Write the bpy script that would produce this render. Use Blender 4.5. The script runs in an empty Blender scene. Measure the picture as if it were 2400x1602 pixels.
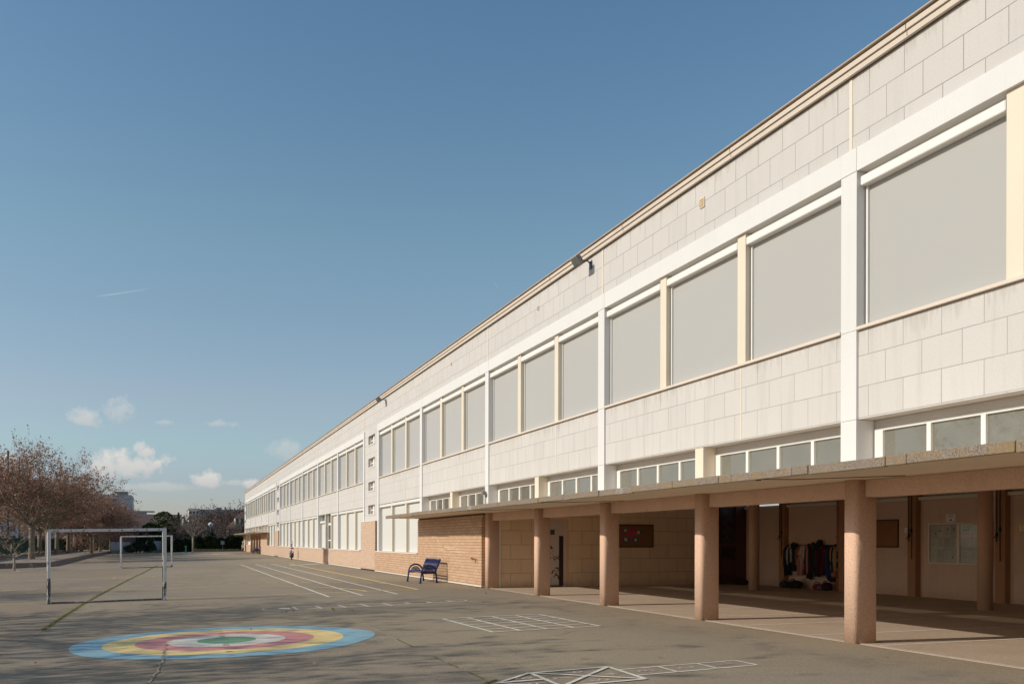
import bpy, math, random
from mathutils import Vector, Matrix
R = math.radians
scene = bpy.context.scene
col = scene.collection
random.seed(7)

# ------------------------------------------------------------------ helpers
def tag(o, label=None, cat=None, group=None, kind=None):
    if label: o['label'] = label
    if cat: o['category'] = cat
    if group: o['group'] = group
    if kind: o['kind'] = kind
    return o

def empty(name, loc, label=None, cat=None, group=None, rz=0.0):
    o = bpy.data.objects.new(name, None)
    o.empty_display_size = 0.2
    o.location = loc
    o.rotation_euler = (0, 0, rz)
    col.objects.link(o)
    return tag(o, label, cat, group)

def copy_tree(o, parent=None):
    c = o.copy()
    col.objects.link(c)
    c.parent = parent
    for ch in list(o.children):
        copy_tree(ch, c)
    return c

class MB:
    """collects shapes and links them as ONE mesh object"""
    def __init__(s):
        s.v = []; s.f = []; s.m = []; s.sm = []
    def face(s, pts, mi=0, smooth=False):
        b = len(s.v)
        s.v += [tuple(p) for p in pts]
        s.f.append(tuple(range(b, b + len(pts)))); s.m.append(mi); s.sm.append(smooth)
    def box(s, x0, x1, y0, y1, z0, z1, mi=0, bev=0.0):
        if bev > 0:
            return s.bevbox(x0, x1, y0, y1, z0, z1, bev, mi)
        b = len(s.v)
        s.v += [(x0,y0,z0),(x1,y0,z0),(x1,y1,z0),(x0,y1,z0),(x0,y0,z1),(x1,y0,z1),(x1,y1,z1),(x0,y1,z1)]
        for q in ((0,3,2,1),(4,5,6,7),(0,1,5,4),(1,2,6,5),(2,3,7,6),(3,0,4,7)):
            s.f.append(tuple(b+i for i in q)); s.m.append(mi); s.sm.append(False)
    def bevbox(s, x0, x1, y0, y1, z0, z1, r, mi=0):
        # box with chamfered vertical edges and chamfered top and bottom rims
        def ring(z, k):
            a0, a1, b0, b1 = x0+k, x1-k, y0+k, y1-k
            return [(a0+r,b0,z),(a1-r,b0,z),(a1,b0+r,z),(a1,b1-r,z),(a1-r,b1,z),(a0+r,b1,z),(a0,b1-r,z),(a0,b0+r,z)]
        rings = [ring(z0, r*0.6), ring(z0+r, 0), ring(z1-r, 0), ring(z1, r*0.6)]
        s.loft(rings, mi, True, False)
    def loft(s, rings, mi=0, caps=True, smooth=True):
        b = len(s.v); n = len(rings[0])
        for r_ in rings: s.v += [tuple(p) for p in r_]
        for i in range(len(rings)-1):
            for j in range(n):
                k = (j+1) % n
                s.f.append((b+i*n+j, b+i*n+k, b+(i+1)*n+k, b+(i+1)*n+j)); s.m.append(mi); s.sm.append(smooth)
        if caps:
            s.f.append(tuple(b+j for j in reversed(range(n)))); s.m.append(mi); s.sm.append(False)
            e = b+(len(rings)-1)*n
            s.f.append(tuple(e+j for j in range(n))); s.m.append(mi); s.sm.append(False)
    def prism(s, poly, z0, z1, mi=0, smooth=False):
        s.loft([[(x,y,z0) for x,y in poly],[(x,y,z1) for x,y in poly]], mi, True, smooth)
    def tube(s, pts, radii, sides=6, mi=0, caps=True, smooth=True):
        pts = [Vector(p) for p in pts]
        if not hasattr(radii, '__len__'): radii = [radii]*len(pts)
        rings = []; up = None
        for i, p in enumerate(pts):
            t = (pts[min(i+1,len(pts)-1)] - pts[max(i-1,0)])
            if t.length < 1e-9: t = Vector((0,0,1))
            t.normalize()
            if up is None:
                up = Vector((0,0,1)) if abs(t.z) < 0.9 else Vector((1,0,0))
            a = t.cross(up)
            if a.length < 1e-6: a = t.cross(Vector((0,1,0.3)))
            a.normalize(); b = a.cross(t); up = b
            rings.append([p + (a*math.cos(2*math.pi*k/sides) + b*math.sin(2*math.pi*k/sides))*radii[i] for k in range(sides)])
        s.loft(rings, mi, caps, smooth)
    def lathe(s, prof, c=(0,0,0), sides=16, mi=0, sx=1.0, sy=1.0):
        rings = [[(c[0]+r*sx*math.cos(2*math.pi*k/sides), c[1]+r*sy*math.sin(2*math.pi*k/sides), c[2]+z) for k in range(sides)] for r, z in prof]
        s.loft(rings, mi, True, True)
    def blob(s, c, rx, ry, rz, mi=0, seed=0, amp=0.0, nu=10, nv=7):
        rnd = random.Random(seed); ph = [rnd.uniform(0,6.28) for _ in range(6)]
        rings = []
        for i in range(nv+1):
            t = math.pi*(i/nv); t = min(max(t,0.06),math.pi-0.06)
            rr = []
            for k in range(nu):
                a = 2*math.pi*k/nu
                d = 1+amp*(math.sin(3*a+ph[0]+2*t)+0.6*math.sin(5*a+ph[1])*math.sin(4*t+ph[2]))
                rr.append((c[0]+rx*d*math.sin(t)*math.cos(a), c[1]+ry*d*math.sin(t)*math.sin(a), c[2]-rz*d*math.cos(t)))
            rings.append(rr)
        s.loft(rings, mi, True, True)
    def card(s, c, size, rnd, mi=0, asp=1.4, flat=0.0):
        # one leaf sized quad, random orientation
        n = Vector((rnd.gauss(0,1), rnd.gauss(0,1), rnd.gauss(0,1)+flat)); n.normalize()
        a = n.orthogonal().normalized(); b = n.cross(a)
        th = rnd.uniform(0, 6.283); u = a*math.cos(th)+b*math.sin(th); w = n.cross(u)
        c = Vector(c); u = u*size*asp*0.5; w = w*size*0.5
        s.face([c-u, c-w*0.9, c+u, c+w*0.9], mi)
    def build(s, name, mats, parent=None, origin=(0,0,0)):
        me = bpy.data.meshes.new(name)
        ox, oy, oz = origin
        me.from_pydata([(x-ox,y-oy,z-oz) for x,y,z in s.v], [], s.f)
        if not isinstance(mats, (list, tuple)): mats = [mats]
        for m in mats: me.materials.append(m)
        me.polygons.foreach_set('material_index', s.m)
        me.polygons.foreach_set('use_smooth', s.sm)
        me.update()
        o = bpy.data.objects.new(name, me)
        col.objects.link(o)
        if parent is not None: o.parent = parent
        return o

def recalc(o):
    import bmesh
    bm = bmesh.new(); bm.from_mesh(o.data)
    bmesh.ops.recalc_face_normals(bm, faces=bm.faces)
    bm.to_mesh(o.data); bm.free()
    return o

# ------------------------------------------------------------------ materials
def newmat(name):
    m = bpy.data.materials.new(name); m.use_nodes = True
    nt = m.node_tree; nt.nodes.clear()
    out = nt.nodes.new('ShaderNodeOutputMaterial')
    b = nt.nodes.new('ShaderNodeBsdfPrincipled')
    nt.links.new(b.outputs[0], out.inputs[0])
    return m, nt, b, out
def N(nt, t, **kw):
    n = nt.nodes.new(t)
    for k, v in kw.items(): setattr(n, k, v)
    return n
def pos(nt):
    return N(nt, 'ShaderNodeNewGeometry').outputs['Position']
def noise(nt, scale, detail=3, rough=0.55, vec=None, dist=0.0):
    n = N(nt, 'ShaderNodeTexNoise'); n.inputs['Scale'].default_value = scale
    n.inputs['Detail'].default_value = detail; n.inputs['Roughness'].default_value = rough
    n.inputs['Distortion'].default_value = dist
    nt.links.new(vec if vec is not None else pos(nt), n.inputs['Vector'])
    return n.outputs['Fac']
def ramp(nt, fac, stops):
    r = N(nt, 'ShaderNodeValToRGB')
    e = r.color_ramp.elements
    while len(e) < len(stops): e.new(0.5)
    for i, (p, c) in enumerate(stops):
        e[i].position = p; e[i].color = (c, c, c, 1) if not hasattr(c, '__len__') else (*c, 1)
    nt.links.new(fac, r.inputs[0])
    return r.outputs[0]
def mix(nt, fac, a, b, mode='MIX'):
    n = N(nt, 'ShaderNodeMix', data_type='RGBA', blend_type=mode)
    for sock, v in ((n.inputs[0], fac), (n.inputs[6], a), (n.inputs[7], b)):
        if hasattr(v, 'is_output'): nt.links.new(v, sock)
        elif hasattr(v, '__len__'): sock.default_value = (*v, 1)
        else: sock.default_value = v
    return n.outputs[2]
def math_(nt, op, a, b=None, clamp=False):
    n = N(nt, 'ShaderNodeMath', operation=op, use_clamp=clamp)
    for i, v in enumerate((a, b)):
        if v is None: continue
        if hasattr(v, 'is_output'): nt.links.new(v, n.inputs[i])
        else: n.inputs[i].default_value = v
    return n.outputs[0]
def bump(nt, b, h, strength=0.3, dist=0.01):
    n = N(nt, 'ShaderNodeBump'); n.inputs['Strength'].default_value = strength; n.inputs['Distance'].default_value = dist
    nt.links.new(h, n.inputs['Height']); nt.links.new(n.outputs[0], b.inputs['Normal'])
def mapping(nt, scale=(1,1,1), loc=(0,0,0), vec=None):
    n = N(nt, 'ShaderNodeMapping'); n.inputs['Scale'].default_value = scale; n.inputs['Location'].default_value = loc
    nt.links.new(vec if vec is not None else pos(nt), n.inputs[0])
    return n.outputs[0]
def scl(c, k): return tuple(min(1, x*k) for x in c)

ALB = 1.18
def mat(name, c, rough=0.7, var=0.12, scale=3.0, fine=0.0, fscale=60.0, bmp=0.0, metal=0.0, spec=0.5, tint=None, streak=0.0):
    """plain coloured surface with broad stains, fine grain and optional rain streaks"""
    m, nt, b, out = newmat(name)
    c = scl(c, ALB); tint = scl(tint, ALB) if tint else None
    f = noise(nt, scale, 4, 0.6)
    c2 = tint if tint else scl(c, 1-2*var)
    cc = mix(nt, ramp(nt, f, [(0.3, 0), (0.7, 1)]), c2 if tint else scl(c, 1-var), c if tint else scl(c, 1+var))
    if streak > 0:
        s = noise(nt, 1.0, 4, 0.6, mapping(nt, (5, 5, 0.35)))
        cc = mix(nt, math_(nt, 'MULTIPLY', ramp(nt, s, [(0.52, 0), (0.75, 1)]), streak), cc, scl(c, 0.55))
    if fine > 0:
        g = noise(nt, fscale, 2, 0.7)
        cc = mix(nt, ramp(nt, g, [(0.3, 0), (0.7, 1)]), scl(c, 1-fine), cc, 'MIX') if fine < 0.5 else mix(nt, ramp(nt, g, [(0.42, 0), (0.6, 1)]), scl(c, 1-fine), cc)
        if bmp > 0: bump(nt, b, g, bmp, 0.02)
    elif bmp > 0:
        bump(nt, b, noise(nt, fscale, 3), bmp, 0.02)
    nt.links.new(cc, b.inputs['Base Color'])
    b.inputs['Roughness'].default_value = rough; b.inputs['Metallic'].default_value = metal
    b.inputs['Specular IOR Level'].default_value = spec
    return m

def tiles(name, c, w, h, phase, axis='YZ', joint=0.006, jc=0.45, off=0.5, var=0.05, streak=0.3, grain=0.08, rough=0.8, c2=None, bmp=0.4, drip=None):
    m, nt, b, out = newmat(name)
    c = scl(c, ALB); c2 = scl(c2, ALB) if c2 else None
    if hasattr(jc, '__len__'): jc = scl(jc, ALB)
    sep = N(nt, 'ShaderNodeSeparateXYZ'); nt.links.new(pos(nt), sep.inputs[0])
    cmb = N(nt, 'ShaderNodeCombineXYZ')
    nt.links.new(math_(nt, 'ADD', sep.outputs[axis[0]], -phase[0]), cmb.inputs[0])
    nt.links.new(math_(nt, 'ADD', sep.outputs[axis[1]], -phase[1]), cmb.inputs[1])
    br = N(nt, 'ShaderNodeTexBrick'); br.offset = off; br.squash = 1.0
    br.inputs['Scale'].default_value = 1.0
    br.inputs['Brick Width'].default_value = w; br.inputs['Row Height'].default_value = h
    br.inputs['Mortar Size'].default_value = joint; br.inputs['Mortar Smooth'].default_value = 0.2
    br.inputs['Bias'].default_value = 0.0
    br.inputs['Color1'].default_value = (*scl(c, 1-var), 1); br.inputs['Color2'].default_value = (*(c2 if c2 else scl(c, 1+var)), 1)
    br.inputs['Mortar'].default_value = (*(jc if hasattr(jc, '__len__') else scl(c, jc)), 1)
    nt.links.new(cmb.outputs[0], br.inputs['Vector'])
    cc = br.outputs['Color']
    f = noise(nt, 0.9, 5, 0.65)
    cc = mix(nt, math_(nt, 'MULTIPLY', ramp(nt, f, [(0.35, 0), (0.7, 1)]), 0.5), cc, scl(c, 1-1.6*var), 'MIX')
    g = noise(nt, 45, 3, 0.7)
    cc = mix(nt, ramp(nt, g, [(0.35, 0), (0.6, 1)]), mix(nt, 1.0, cc, (1-grain,)*3, 'MULTIPLY'), cc)
    if streak > 0:
        s = noise(nt, 1.0, 5, 0.6, mapping(nt, (6, 6, 0.5)))
        cc = mix(nt, math_(nt, 'MULTIPLY', ramp(nt, s, [(0.5, 0), (0.75, 1)]), streak), cc, scl(c, 0.62))
    if drip:                                                        # rain-washed dirt running down from the ledge above
        zt, dl = drip
        zz = math_(nt, 'DIVIDE', math_(nt, 'SUBTRACT', zt, sep.outputs['Z']), dl)
        d1 = noise(nt, 1.0, 5, 0.7, mapping(nt, (9, 9, 0.9))); d2 = noise(nt, 0.7, 4, 0.6)
        k = math_(nt, 'SUBTRACT', math_(nt, 'ADD', d1, math_(nt, 'MULTIPLY', d2, 0.35)), math_(nt, 'MULTIPLY', math_(nt, 'MAXIMUM', zz, 0.0), 0.36))
        cc = mix(nt, math_(nt, 'MULTIPLY', ramp(nt, k, [(0.56, 0), (0.76, 1)]), 0.55), cc, mix(nt, 1.0, cc, (0.70,0.69,0.66), 'MULTIPLY'))
    nt.links.new(cc, b.inputs['Base Color'])
    hh = math_(nt, 'ADD', math_(nt, 'MULTIPLY', br.outputs['Fac'], -1.0), math_(nt, 'MULTIPLY', g, 0.25))
    bump(nt, b, hh, bmp, 0.012)
    b.inputs['Roughness'].default_value = rough; b.inputs['Specular IOR Level'].default_value = 0.3
    return m

def worn(name, c, under, keep=0.5, scale=9.0, rough=0.75, soft=0.12, grit=60):
    """paint worn through to what lies under it"""
    m, nt, b, out = newmat(name)
    c = scl(c, ALB); under = scl(under, ALB)
    f = noise(nt, scale, 6, 0.7); g = noise(nt, grit, 3, 0.7)
    k = math_(nt, 'ADD', math_(nt, 'MULTIPLY', f, 0.6), math_(nt, 'MULTIPLY', g, 0.4))
    cv = mix(nt, ramp(nt, noise(nt, 2.3, 4), [(0.3, 0), (0.7, 1)]), scl(c, 0.9), scl(c, 1.06))
    fac = ramp(nt, k, [(keep-soft, 0), (keep+soft, 1)])
    nt.links.new(mix(nt, fac, under, cv), b.inputs['Base Color'])
    b.inputs['Roughness'].default_value = rough
    bump(nt, b, g, 0.25, 0.01)
    return m

def leafmat(name, cols, scale=1.7, rough=0.6, transl=0.25):
    m, nt, b, out = newmat(name)
    f = noise(nt, scale, 2, 0.6); g = noise(nt, scale*9, 1, 0.5)
    k = math_(nt, 'ADD', math_(nt, 'MULTIPLY', f, 0.5), math_(nt, 'MULTIPLY', g, 0.5))
    st = [(0.32 + 0.36*i/(len(cols)-1), c) for i, c in enumerate(cols)]
    cc = ramp(nt, k, st)
    nt.links.new(cc, b.inputs['Base Color']); b.inputs['Roughness'].default_value = rough
    b.inputs['Specular IOR Level'].default_value = 0.25
    tr = N(nt, 'ShaderNodeBsdfTranslucent'); nt.links.new(cc, tr.inputs[0])
    ms = N(nt, 'ShaderNodeMixShader'); ms.inputs[0].default_value = transl
    nt.links.new(b.outputs[0], ms.inputs[1]); nt.links.new(tr.outputs[0], ms.inputs[2])
    nt.links.new(ms.outputs[0], out.inputs[0])
    return m

def glassmat(name, dust=0.35, dustc=(0.55,0.55,0.48), tintc=(0.75,0.8,0.78), refl=1.6):
    m = bpy.data.materials.new(name); m.use_nodes = True
    nt = m.node_tree; nt.nodes.clear()
    out = N(nt, 'ShaderNodeOutputMaterial')
    tr = N(nt, 'ShaderNodeBsdfTransparent'); tr.inputs[0].default_value = (*tintc, 1)
    df = N(nt, 'ShaderNodeBsdfDiffuse')
    nt.links.new(mix(nt, noise(nt, 2.5, 4), scl(dustc, 0.8), scl(dustc, 1.15)), df.inputs[0])
    gl = N(nt, 'ShaderNodeBsdfGlossy'); gl.inputs['Roughness'].default_value = 0.02
    fr = N(nt, 'ShaderNodeFresnel'); fr.inputs[0].default_value = 1.55
    m1 = N(nt, 'ShaderNodeMixShader'); m1.inputs[0].default_value = dust
    nt.links.new(tr.outputs[0], m1.inputs[1]); nt.links.new(df.outputs[0], m1.inputs[2])
    m2 = N(nt, 'ShaderNodeMixShader'); nt.links.new(math_(nt, 'MULTIPLY', fr.outputs[0], refl, True), m2.inputs[0])
    nt.links.new(m1.outputs[0], m2.inputs[1]); nt.links.new(gl.outputs[0], m2.inputs[2])
    bp = N(nt, 'ShaderNodeBump'); bp.inputs['Strength'].default_value = 0.05; bp.inputs['Distance'].default_value = 0.02
    nt.links.new(noise(nt, 3.0, 2), bp.inputs['Height']); nt.links.new(bp.outputs[0], gl.inputs['Normal'])
    nt.links.new(m2.outputs[0], out.inputs[0])
    return m

STONE = (0.505, 0.480, 0.448)
M = {}
M['tile_low']  = tiles('stone_cladding_low', STONE, 0.69, 0.46, (10.94, 4.76-0.46*4), joint=0.006, jc=0.50, streak=0.28, var=0.03, drip=(4.69, 0.5))
M['tile_top']  = tiles('stone_cladding_top', scl(STONE, 0.97), 0.69, 0.47, (10.93, 8.58-0.47*4), joint=0.007, jc=0.45, streak=0.16, var=0.03, drip=(8.53, 0.35))
M['tile_tower'] = tiles('stone_cladding_tower', STONE, 0.69, 0.46, (10.94, 4.76-0.46*4), joint=0.006, jc=0.50, streak=0.22, var=0.03)
M['white']     = mat('white_render', (0.585, 0.57, 0.545), 0.75, 0.035, 0.8, 0.04, 40, 0.05, streak=0.16)
M['cream']     = mat('cream_metal', (0.61, 0.535, 0.42), 0.55, 0.03, 0.8, streak=0.1)
M['cornice']   = mat('cornice_stone', (0.52, 0.45, 0.375), 0.8, 0.06, 2.0, 0.08, 40, 0.1, streak=0.2)
M['capmetal']  = mat('coping_metal', (0.38, 0.30, 0.225), 0.5, 0.1, 2.0)
M['gap']       = mat('shadow_gap', (0.12, 0.09, 0.07), 0.9, 0.1)
M['blind']     = mat('blind_fabric', (0.355, 0.35, 0.325), 0.85, 0.03, 0.55, 0.03, 180, 0.03, tint=(0.35,0.33,0.318))
M['blind'].node_tree.nodes['Principled BSDF'].inputs['Sheen Weight'].default_value = 0.65
M['blind'].node_tree.nodes['Principled BSDF'].inputs['Sheen Roughness'].default_value = 0.45
M['blindlow']  = mat('blind_fabric_ground_floor', (0.50, 0.49, 0.455), 0.85, 0.03, 0.6, 0.03, 180, 0.03)
M['box']       = mat('white_aluminium', (0.64, 0.625, 0.585), 0.45, 0.03, 1.5)
M['sill']      = mat('stone_sill', (0.58, 0.505, 0.42), 0.75, 0.05, 2.0, 0.06, 50, streak=0.15)
M['greyframe'] = mat('grey_aluminium', (0.42, 0.39, 0.36), 0.45, 0.05, 2.0)
M['brick']     = tiles('peach_brick', (0.505, 0.325, 0.20), 0.34, 0.10, (0.0, 0.0), joint=0.009, jc=(0.24,0.135,0.08), var=0.13, streak=0.2, grain=0.14, c2=(0.53,0.36,0.24), bmp=0.6)
M['brickpink'] = tiles('pink_brick', (0.50, 0.35, 0.25), 0.34, 0.10, (0.0, 0.02), joint=0.007, jc=(0.34,0.215,0.145), var=0.06, streak=0.16, grain=0.1, c2=(0.53,0.385,0.28), bmp=0.4)
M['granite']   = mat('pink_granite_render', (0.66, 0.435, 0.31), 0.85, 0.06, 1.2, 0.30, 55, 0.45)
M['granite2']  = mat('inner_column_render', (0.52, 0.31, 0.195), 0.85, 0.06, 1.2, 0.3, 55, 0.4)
M['soffit']    = mat('soffit_plaster', (0.70, 0.575, 0.44), 0.85, 0.07, 1.1, 0.05, 30)
M['plaster']   = mat('playground_wall_plaster', (0.60, 0.415, 0.315), 0.85, 0.09, 1.3, 0.08, 25, 0.1, tint=(0.54,0.385,0.27), streak=0.18)
M['ceiling']   = mat('ceiling_plaster', (0.62, 0.50, 0.40), 0.9, 0.06)
M['stonewall'] = tiles('ochre_stone_wall', (0.72, 0.515, 0.325), 0.74, 0.473, (10.05, 0.0), axis='XZ', joint=0.008, jc=0.45, var=0.05, streak=0.16, grain=0.1)
M['darkwood']  = mat('dark_door_wood', (0.030, 0.014, 0.009), 0.5, 0.15)
M['darkwood2'] = mat('dark_door_rail', (0.075, 0.028, 0.017), 0.5, 0.15)
M['brownpil']  = mat('brown_pillar_paint', (0.33, 0.165, 0.08), 0.7, 0.08, 2.0, 0.1, 30)
M['pipe']      = mat('rust_brown_pipe', (0.27, 0.095, 0.04), 0.55, 0.08)
M['roof']      = mat('roof_felt', (0.16, 0.15, 0.14), 0.9, 0.1)
M['glass']     = glassmat('dusty_glass', 0.45, (0.40,0.385,0.32), (0.78,0.78,0.72))
M['clearglass']= glassmat('clear_glass', 0.12, (0.4,0.42,0.4))
M['caseglass'] = glassmat('notice_case_glass', 0.03, (0.4,0.42,0.4), (0.93,0.94,0.93), 0.06)
M['fascia']    = None
BASES = ['granite']
M['pinkwhite'] = None

def special_mats():
    # canopy edge: exposed aggregate with ochre lichen
    m, nt, b, out = newmat('canopy_fascia_aggregate')
    g = noise(nt, 55, 3, 0.75)
    base = ramp(nt, g, [(0.3, (0.08,0.06,0.045)), (0.48, (0.21,0.165,0.125)), (0.62, (0.32,0.26,0.205))])
    li = noise(nt, 2.6, 5, 0.7)
    base = mix(nt, math_(nt, 'MULTIPLY', ramp(nt, li, [(0.47, 0), (0.62, 1)]), 0.6), base, (0.27,0.18,0.07))
    wh = noise(nt, 1.1, 5, 0.7)
    base = mix(nt, math_(nt, 'MULTIPLY', ramp(nt, wh, [(0.60, 0), (0.70, 1)]), 0.6), base, (0.38,0.36,0.32))
    nt.links.new(base, b.inputs['Base Color']); b.inputs['Roughness'].default_value = 0.9
    bump(nt, b, g, 0.5, 0.02); M['fascia'] = m
    # peeling door paint
    m, nt, b, out = newmat('peeling_door_paint')
    sep = N(nt, 'ShaderNodeSeparateXYZ'); nt.links.new(pos(nt), sep.inputs[0])
    f = noise(nt, 3.6, 6, 0.62, None, 0.6)
    low = ramp(nt, math_(nt, 'DIVIDE', sep.outputs['Z'], 2.3), [(0.0, 0.06), (0.35, 0.09), (0.62, 0.06), (0.78, -0.0)])
    k = math_(nt, 'ADD', f, math_(nt, 'MULTIPLY', low, 0.9))
    cc = mix(nt, ramp(nt, k, [(0.635, 0), (0.645, 1)]), (0.56,0.46,0.41), (0.11,0.085,0.055))
    nt.links.new(cc, b.inputs['Base Color']); b.inputs['Roughness'].default_value = 0.5; M['peel'] = m
    # asphalt yard: fine grit, broad stains, seams of patching
    m, nt, b, out = newmat('old_asphalt')
    g1 = noise(nt, 75, 3, 0.8); g2 = noise(nt, 30, 3, 0.7)
    A = (0.312, 0.256, 0.190); D = (0.155, 0.125, 0.092); L = (0.49, 0.405, 0.305)
    c1 = ramp(nt, g1, [(0.30, D), (0.5, A), (0.70, L)])
    g3 = noise(nt, 60, 1, 0.5)
    c1 = mix(nt, math_(nt, 'MULTIPLY', ramp(nt, g3, [(0.66, 0), (0.72, 1)]), 0.55), c1, (0.56,0.50,0.42))
    c1 = mix(nt, math_(nt, 'MULTIPLY', ramp(nt, g3, [(0.28, 1), (0.34, 0)]), 0.5), c1, (0.10,0.085,0.07))
    c1 = mix(nt, math_(nt, 'MULTIPLY', ramp(nt, g2, [(0.40, 0), (0.60, 1)]), 0.45), c1, scl(A, 0.70))
    st = noise(nt, 0.22, 6, 0.62, mapping(nt, (1.0, 0.45, 1)), 0.8)
    c1 = mix(nt, math_(nt, 'MULTIPLY', ramp(nt, st, [(0.42, 0), (0.68, 1)]), 0.45), c1, mix(nt, 1.0, c1, (0.66,0.645,0.64), 'MULTIPLY'))
    st2 = noise(nt, 0.07, 4, 0.55)
    c1 = mix(nt, ramp(nt, st2, [(0.38, 0), (0.62, 1)]), c1, mix(nt, 1.0, c1, (1.13,1.08,0.98), 'MULTIPLY'))
    sep = N(nt, 'ShaderNodeSeparateXYZ'); nt.links.new(pos(nt), sep.inputs[0])
    # dark tracked band in front of the covered playground
    wob = math_(nt, 'MULTIPLY', math_(nt, 'SUBTRACT', noise(nt, 0.5, 4), 0.5), 2.2)
    dx = math_(nt, 'ABSOLUTE', math_(nt, 'ADD', math_(nt, 'SUBTRACT', sep.outputs['X'], 8.35), wob))
    band = ramp(nt, dx, [(0.0, 1), (0.55, 0)])
    pat = ramp(nt, noise(nt, 1.4, 4, 0.7), [(0.45, 0), (0.65, 1)])
    near = ramp(nt, math_(nt, 'DIVIDE', sep.outputs['Y'], 40.0), [(0.5, 1), (0.62, 0)])
    c1 = mix(nt, math_(nt, 'MULTIPLY', math_(nt, 'MULTIPLY', band, pat), math_(nt, 'MULTIPLY', near, 0.55)), c1, (0.10,0.095,0.088))
    # lay seams: slightly different batches of asphalt
    s1 = ramp(nt, math_(nt, 'ADD', math_(nt, 'MULTIPLY', math_(nt, 'ADD', sep.outputs['X'], 2.3), 0.5), 0.5), [(0.49, 0), (0.51, 1)])
    c1 = mix(nt, s1, mix(nt, 1.0, c1, (0.96,0.925,0.91), 'MULTIPLY'), c1)
    s2 = ramp(nt, math_(nt, 'ADD', math_(nt, 'MULTIPLY', math_(nt, 'SUBTRACT', sep.outputs['X'], 3.45), 0.5), 0.5), [(0.49, 0), (0.51, 1)])
    c1 = mix(nt, s2, c1, mix(nt, 1.0, c1, (1.03,1.03,1.0), 'MULTIPLY'))
    # hairline cracks
    vo = N(nt, 'ShaderNodeTexVoronoi', feature='DISTANCE_TO_EDGE'); vo.inputs['Scale'].default_value = 0.16
    nz = N(nt, 'ShaderNodeTexNoise'); nz.inputs['Scale'].default_value = 0.9; nz.inputs['Detail'].default_value = 5; nt.links.new(pos(nt), nz.inputs['Vector'])
    va = N(nt, 'ShaderNodeVectorMath', operation='MULTIPLY_ADD'); va.inputs[1].default_value = (1.6, 1.6, 0)
    nt.links.new(nz.outputs['Color'], va.inputs[0]); nt.links.new(pos(nt), va.inputs[2]); nt.links.new(va.outputs[0], vo.inputs['Vector'])
    ck = ramp(nt, vo.outputs[0], [(0.0, 1), (0.0035, 0)])
    c1 = mix(nt, math_(nt, 'MULTIPLY', ck, math_(nt, 'MULTIPLY', ramp(nt, noise(nt, 0.35, 3), [(0.45, 0), (0.6, 1)]), 0.5)), c1, (0.09,0.08,0.06))
    nt.links.new(c1, b.inputs['Base Color']); b.inputs['Roughness'].default_value = 0.92; b.inputs['Specular IOR Level'].default_value = 0.25
    bump(nt, b, math_(nt, 'ADD', g1, math_(nt, 'MULTIPLY', g2, 0.7)), 0.55, 0.012); M['asphalt'] = m
    # covered playground slab
    m, nt, b, out = newmat('playground_slab_concrete')
    g = noise(nt, 26, 4, 0.7, mapping(nt, (0.35, 1.6, 1)))
    c = ramp(nt, g, [(0.3, (0.36,0.27,0.195)), (0.55, (0.51,0.395,0.295)), (0.75, (0.60,0.475,0.36))])
    c = mix(nt, math_(nt, 'MULTIPLY', ramp(nt, noise(nt, 0.8, 5, 0.65), [(0.4, 0), (0.7, 1)]), 0.4), c, (0.31,0.235,0.165))
    nt.links.new(c, b.inputs['Base Color']); b.inputs['Roughness'].default_value = 0.7
    bump(nt, b, g, 0.1, 0.01); M['slab'] = m
    # goal paint: white, flaked to dark primer towards the ground
    m, nt, b, out = newmat('flaking_white_goal_paint')
    sep = N(nt, 'ShaderNodeSeparateXYZ'); nt.links.new(pos(nt), sep.inputs[0])
    f = noise(nt, 7, 6, 0.7, mapping(nt, (1, 1, 0.35)))
    z = ramp(nt, math_(nt, 'DIVIDE', math_(nt, 'ADD', sep.outputs['Z'], 0.25), 2.2), [(0.0, 0.14), (0.3, 0.10), (0.55, 0.02), (0.8, -0.08)])
    k = math_(nt, 'ADD', f, z)
    cc = mix(nt, ramp(nt, k, [(0.60, 0), (0.63, 1)]), (0.66,0.66,0.65), (0.075,0.075,0.08))
    nt.links.new(cc, b.inputs['Base Color']); b.inputs['Roughness'].default_value = 0.55; M['goal'] = m
special_mats()
def soil(m, h=0.45, k=0.5):
    # scuffs and splash dirt near the floor, breaking up with height
    nt = m.node_tree; b = nt.nodes['Principled BSDF']; src = b.inputs['Base Color'].links[0].from_socket
    sep = N(nt, 'ShaderNodeSeparateXYZ'); nt.links.new(pos(nt), sep.inputs[0])
    f = noise(nt, 5, 5, 0.7); z = math_(nt, 'DIVIDE', sep.outputs['Z'], h)
    q = math_(nt, 'SUBTRACT', math_(nt, 'MULTIPLY', f, 1.3), z)
    d1 = math_(nt, 'MULTIPLY', ramp(nt, q, [(0.0, 0), (0.6, 1)]), k)
    d2 = math_(nt, 'MULTIPLY', ramp(nt, noise(nt, 1.7, 5, 0.7, mapping(nt, (1.5,1.5,0.6))), [(0.56, 0), (0.72, 1)]), 0.28)
    c = mix(nt, math_(nt, 'MAXIMUM', d1, d2), src, mix(nt, 1.0, src, (0.62,0.58,0.54), 'MULTIPLY'))
    nt.links.new(c, b.inputs['Base Color'])
for k_ in ('granite', 'plaster', 'stonewall'): soil(M[k_])
soil(M['brick'], 0.3, 0.35); soil(M['brickpink'], 0.3, 0.35)
ASP = (0.225, 0.188, 0.145)
M['goaldark']  = worn('goal_ground_bar_paint', (0.25,0.25,0.25), (0.045,0.042,0.042), 0.55, 14)
M['bluepaint'] = mat('blue_bench_paint', (0.020, 0.024, 0.092), 0.40, 0.1, 6)
M['black']     = mat('black_metal', (0.028, 0.027, 0.027), 0.4, 0.1)
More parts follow.
